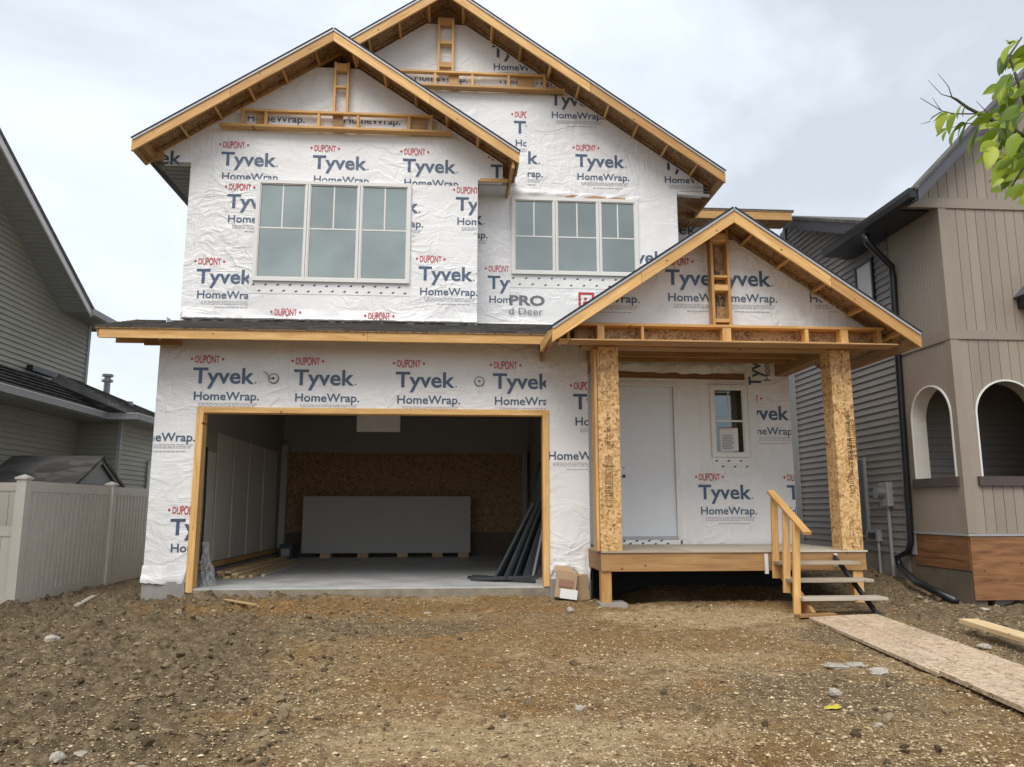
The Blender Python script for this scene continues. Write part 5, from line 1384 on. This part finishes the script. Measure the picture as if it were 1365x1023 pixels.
twig(hub, tp(1360, 118), tp(1345, 75), tp(1362, 50), r=.008); twig(tp(1345, 75), tp(1340, 95), r=.003); twig(hub, tp(1360, 230), tp(1345, 255), r=.006)
twig(fork, tp(1600, 100), tp(1450, 60), tp(1370, 60), r=.012)
twig((3.25, -8.58, 3.2), (3.5, -8.3, 3.8), (3.6, -8.2, 4.2), r=.012); twig((3.2, -8.6, 2.8), (3.7, -8.9, 3.4), (3.9, -9.0, 3.8), r=.012)
mb.obj('branches', 'bark', TR, kind='stuff', smooth=True)
# leaf mesh: pointed oval, folded along the midrib and drooping
vs, fs = [], []; n = 7
for i in range(n + 1):
    t = i / n; w = .24 * sin(pi * t ** .85) ** .9 * (1 - .12 * t); x = t; dz = -.16 * t * t
    vs += [(x, -w, dz + .35 * w), (x, 0, dz), (x, w, dz + .35 * w)]
for i in range(n): fs += [(3 * i, 3 * i + 1, 3 * i + 4, 3 * i + 3), (3 * i + 1, 3 * i + 2, 3 * i + 5, 3 * i + 4)]
lm = bpy.data.meshes.new('leaf'); lm.from_pydata(vs, [], fs); lm.materials.append(MATS['leaf']); lm.polygons.foreach_set('use_smooth', [True] * len(lm.polygons)); lm.update()
rn = random.Random(12)
def leaf(p, L, yaw, pitch, roll):
    m = Matrix.Translation(p) @ Euler((roll, pitch, yaw)).to_matrix().to_4x4() @ Matrix.Scale(L, 4)
    link(bpy.data.objects.new('leaf', lm), TR, m)
for (u, v, L, a) in ((1283, 138, .06, 250), (1262, 148, .085, 205), (1275, 150, .08, 225), (1290, 163, .09, 200), (1276, 169, .075, 235), (1300, 178, .08, 215), (1310, 150, .07, 160), (1306, 170, .09, 240), (1288, 140, .045, 200), (1262, 152, .06, 195), (1256, 150, .05, 170), (1271, 150, .05, 240), (1288, 165, .06, 185), (1268, 170, .06, 190), (1282, 168, .045, 230), (1262, 174, .04, 250),
                     (1346, 60, .07, 235), (1345, 72, .075, 200), (1340, 80, .06, 260), (1348, 100, .06, 255), (1345, 104, .10, 215), (1352, 102, .06, 265), (1342, 118, .05, 270)):
    p = tp(u, v, rn.uniform(-.04, .04)); ar = radians(a)
    # in the picture plane: direction (cos a, sin a) -> world x / z
    leaf(p, L * 1.15, pi if cos(ar) < 0 else 0, radians(25) if sin(ar) > -.3 else radians(60), rn.uniform(-.6, .6))
for k in range(165):
    u = rn.uniform(1316, 1430); v = rn.uniform(95, 255)
    if u < 1330 and v < 150: continue
    if v > 235 and u < 1330: continue
    if u < 1322 and v > 215: continue
    leaf(tp(u, v, rn.uniform(-.25, .2)), rn.choice((.045, .06, .07, .08, .09, .10)), rn.uniform(pi * .6, pi * 1.4), radians(rn.uniform(5, 70)), rn.choice((-1, 1)) * rn.uniform(.5, 1.5))
for k in range(16):
    leaf(tp(rn.uniform(1345, 1400), rn.uniform(48, 100), rn.uniform(-.15, .2)), rn.uniform(.07, .11), rn.uniform(pi * .6, pi * 1.4), radians(rn.uniform(5, 60)), rn.uniform(-.8, .8))
for k in range(110):
    c0 = (Vector((3.6, -8.25, 4.0)), Vector((3.9, -8.9, 3.6)), Vector((3.5, -8.5, 4.3)), Vector((3.7, -8.7, 3.1)))[k % 4]
    leaf(c0 + Vector((rn.gauss(0, .25), rn.gauss(0, .25), rn.gauss(0, .3))), rn.uniform(.06, .10), rn.uniform(0, 6.28), radians(rn.uniform(0, 60)), rn.uniform(-.8, .8))
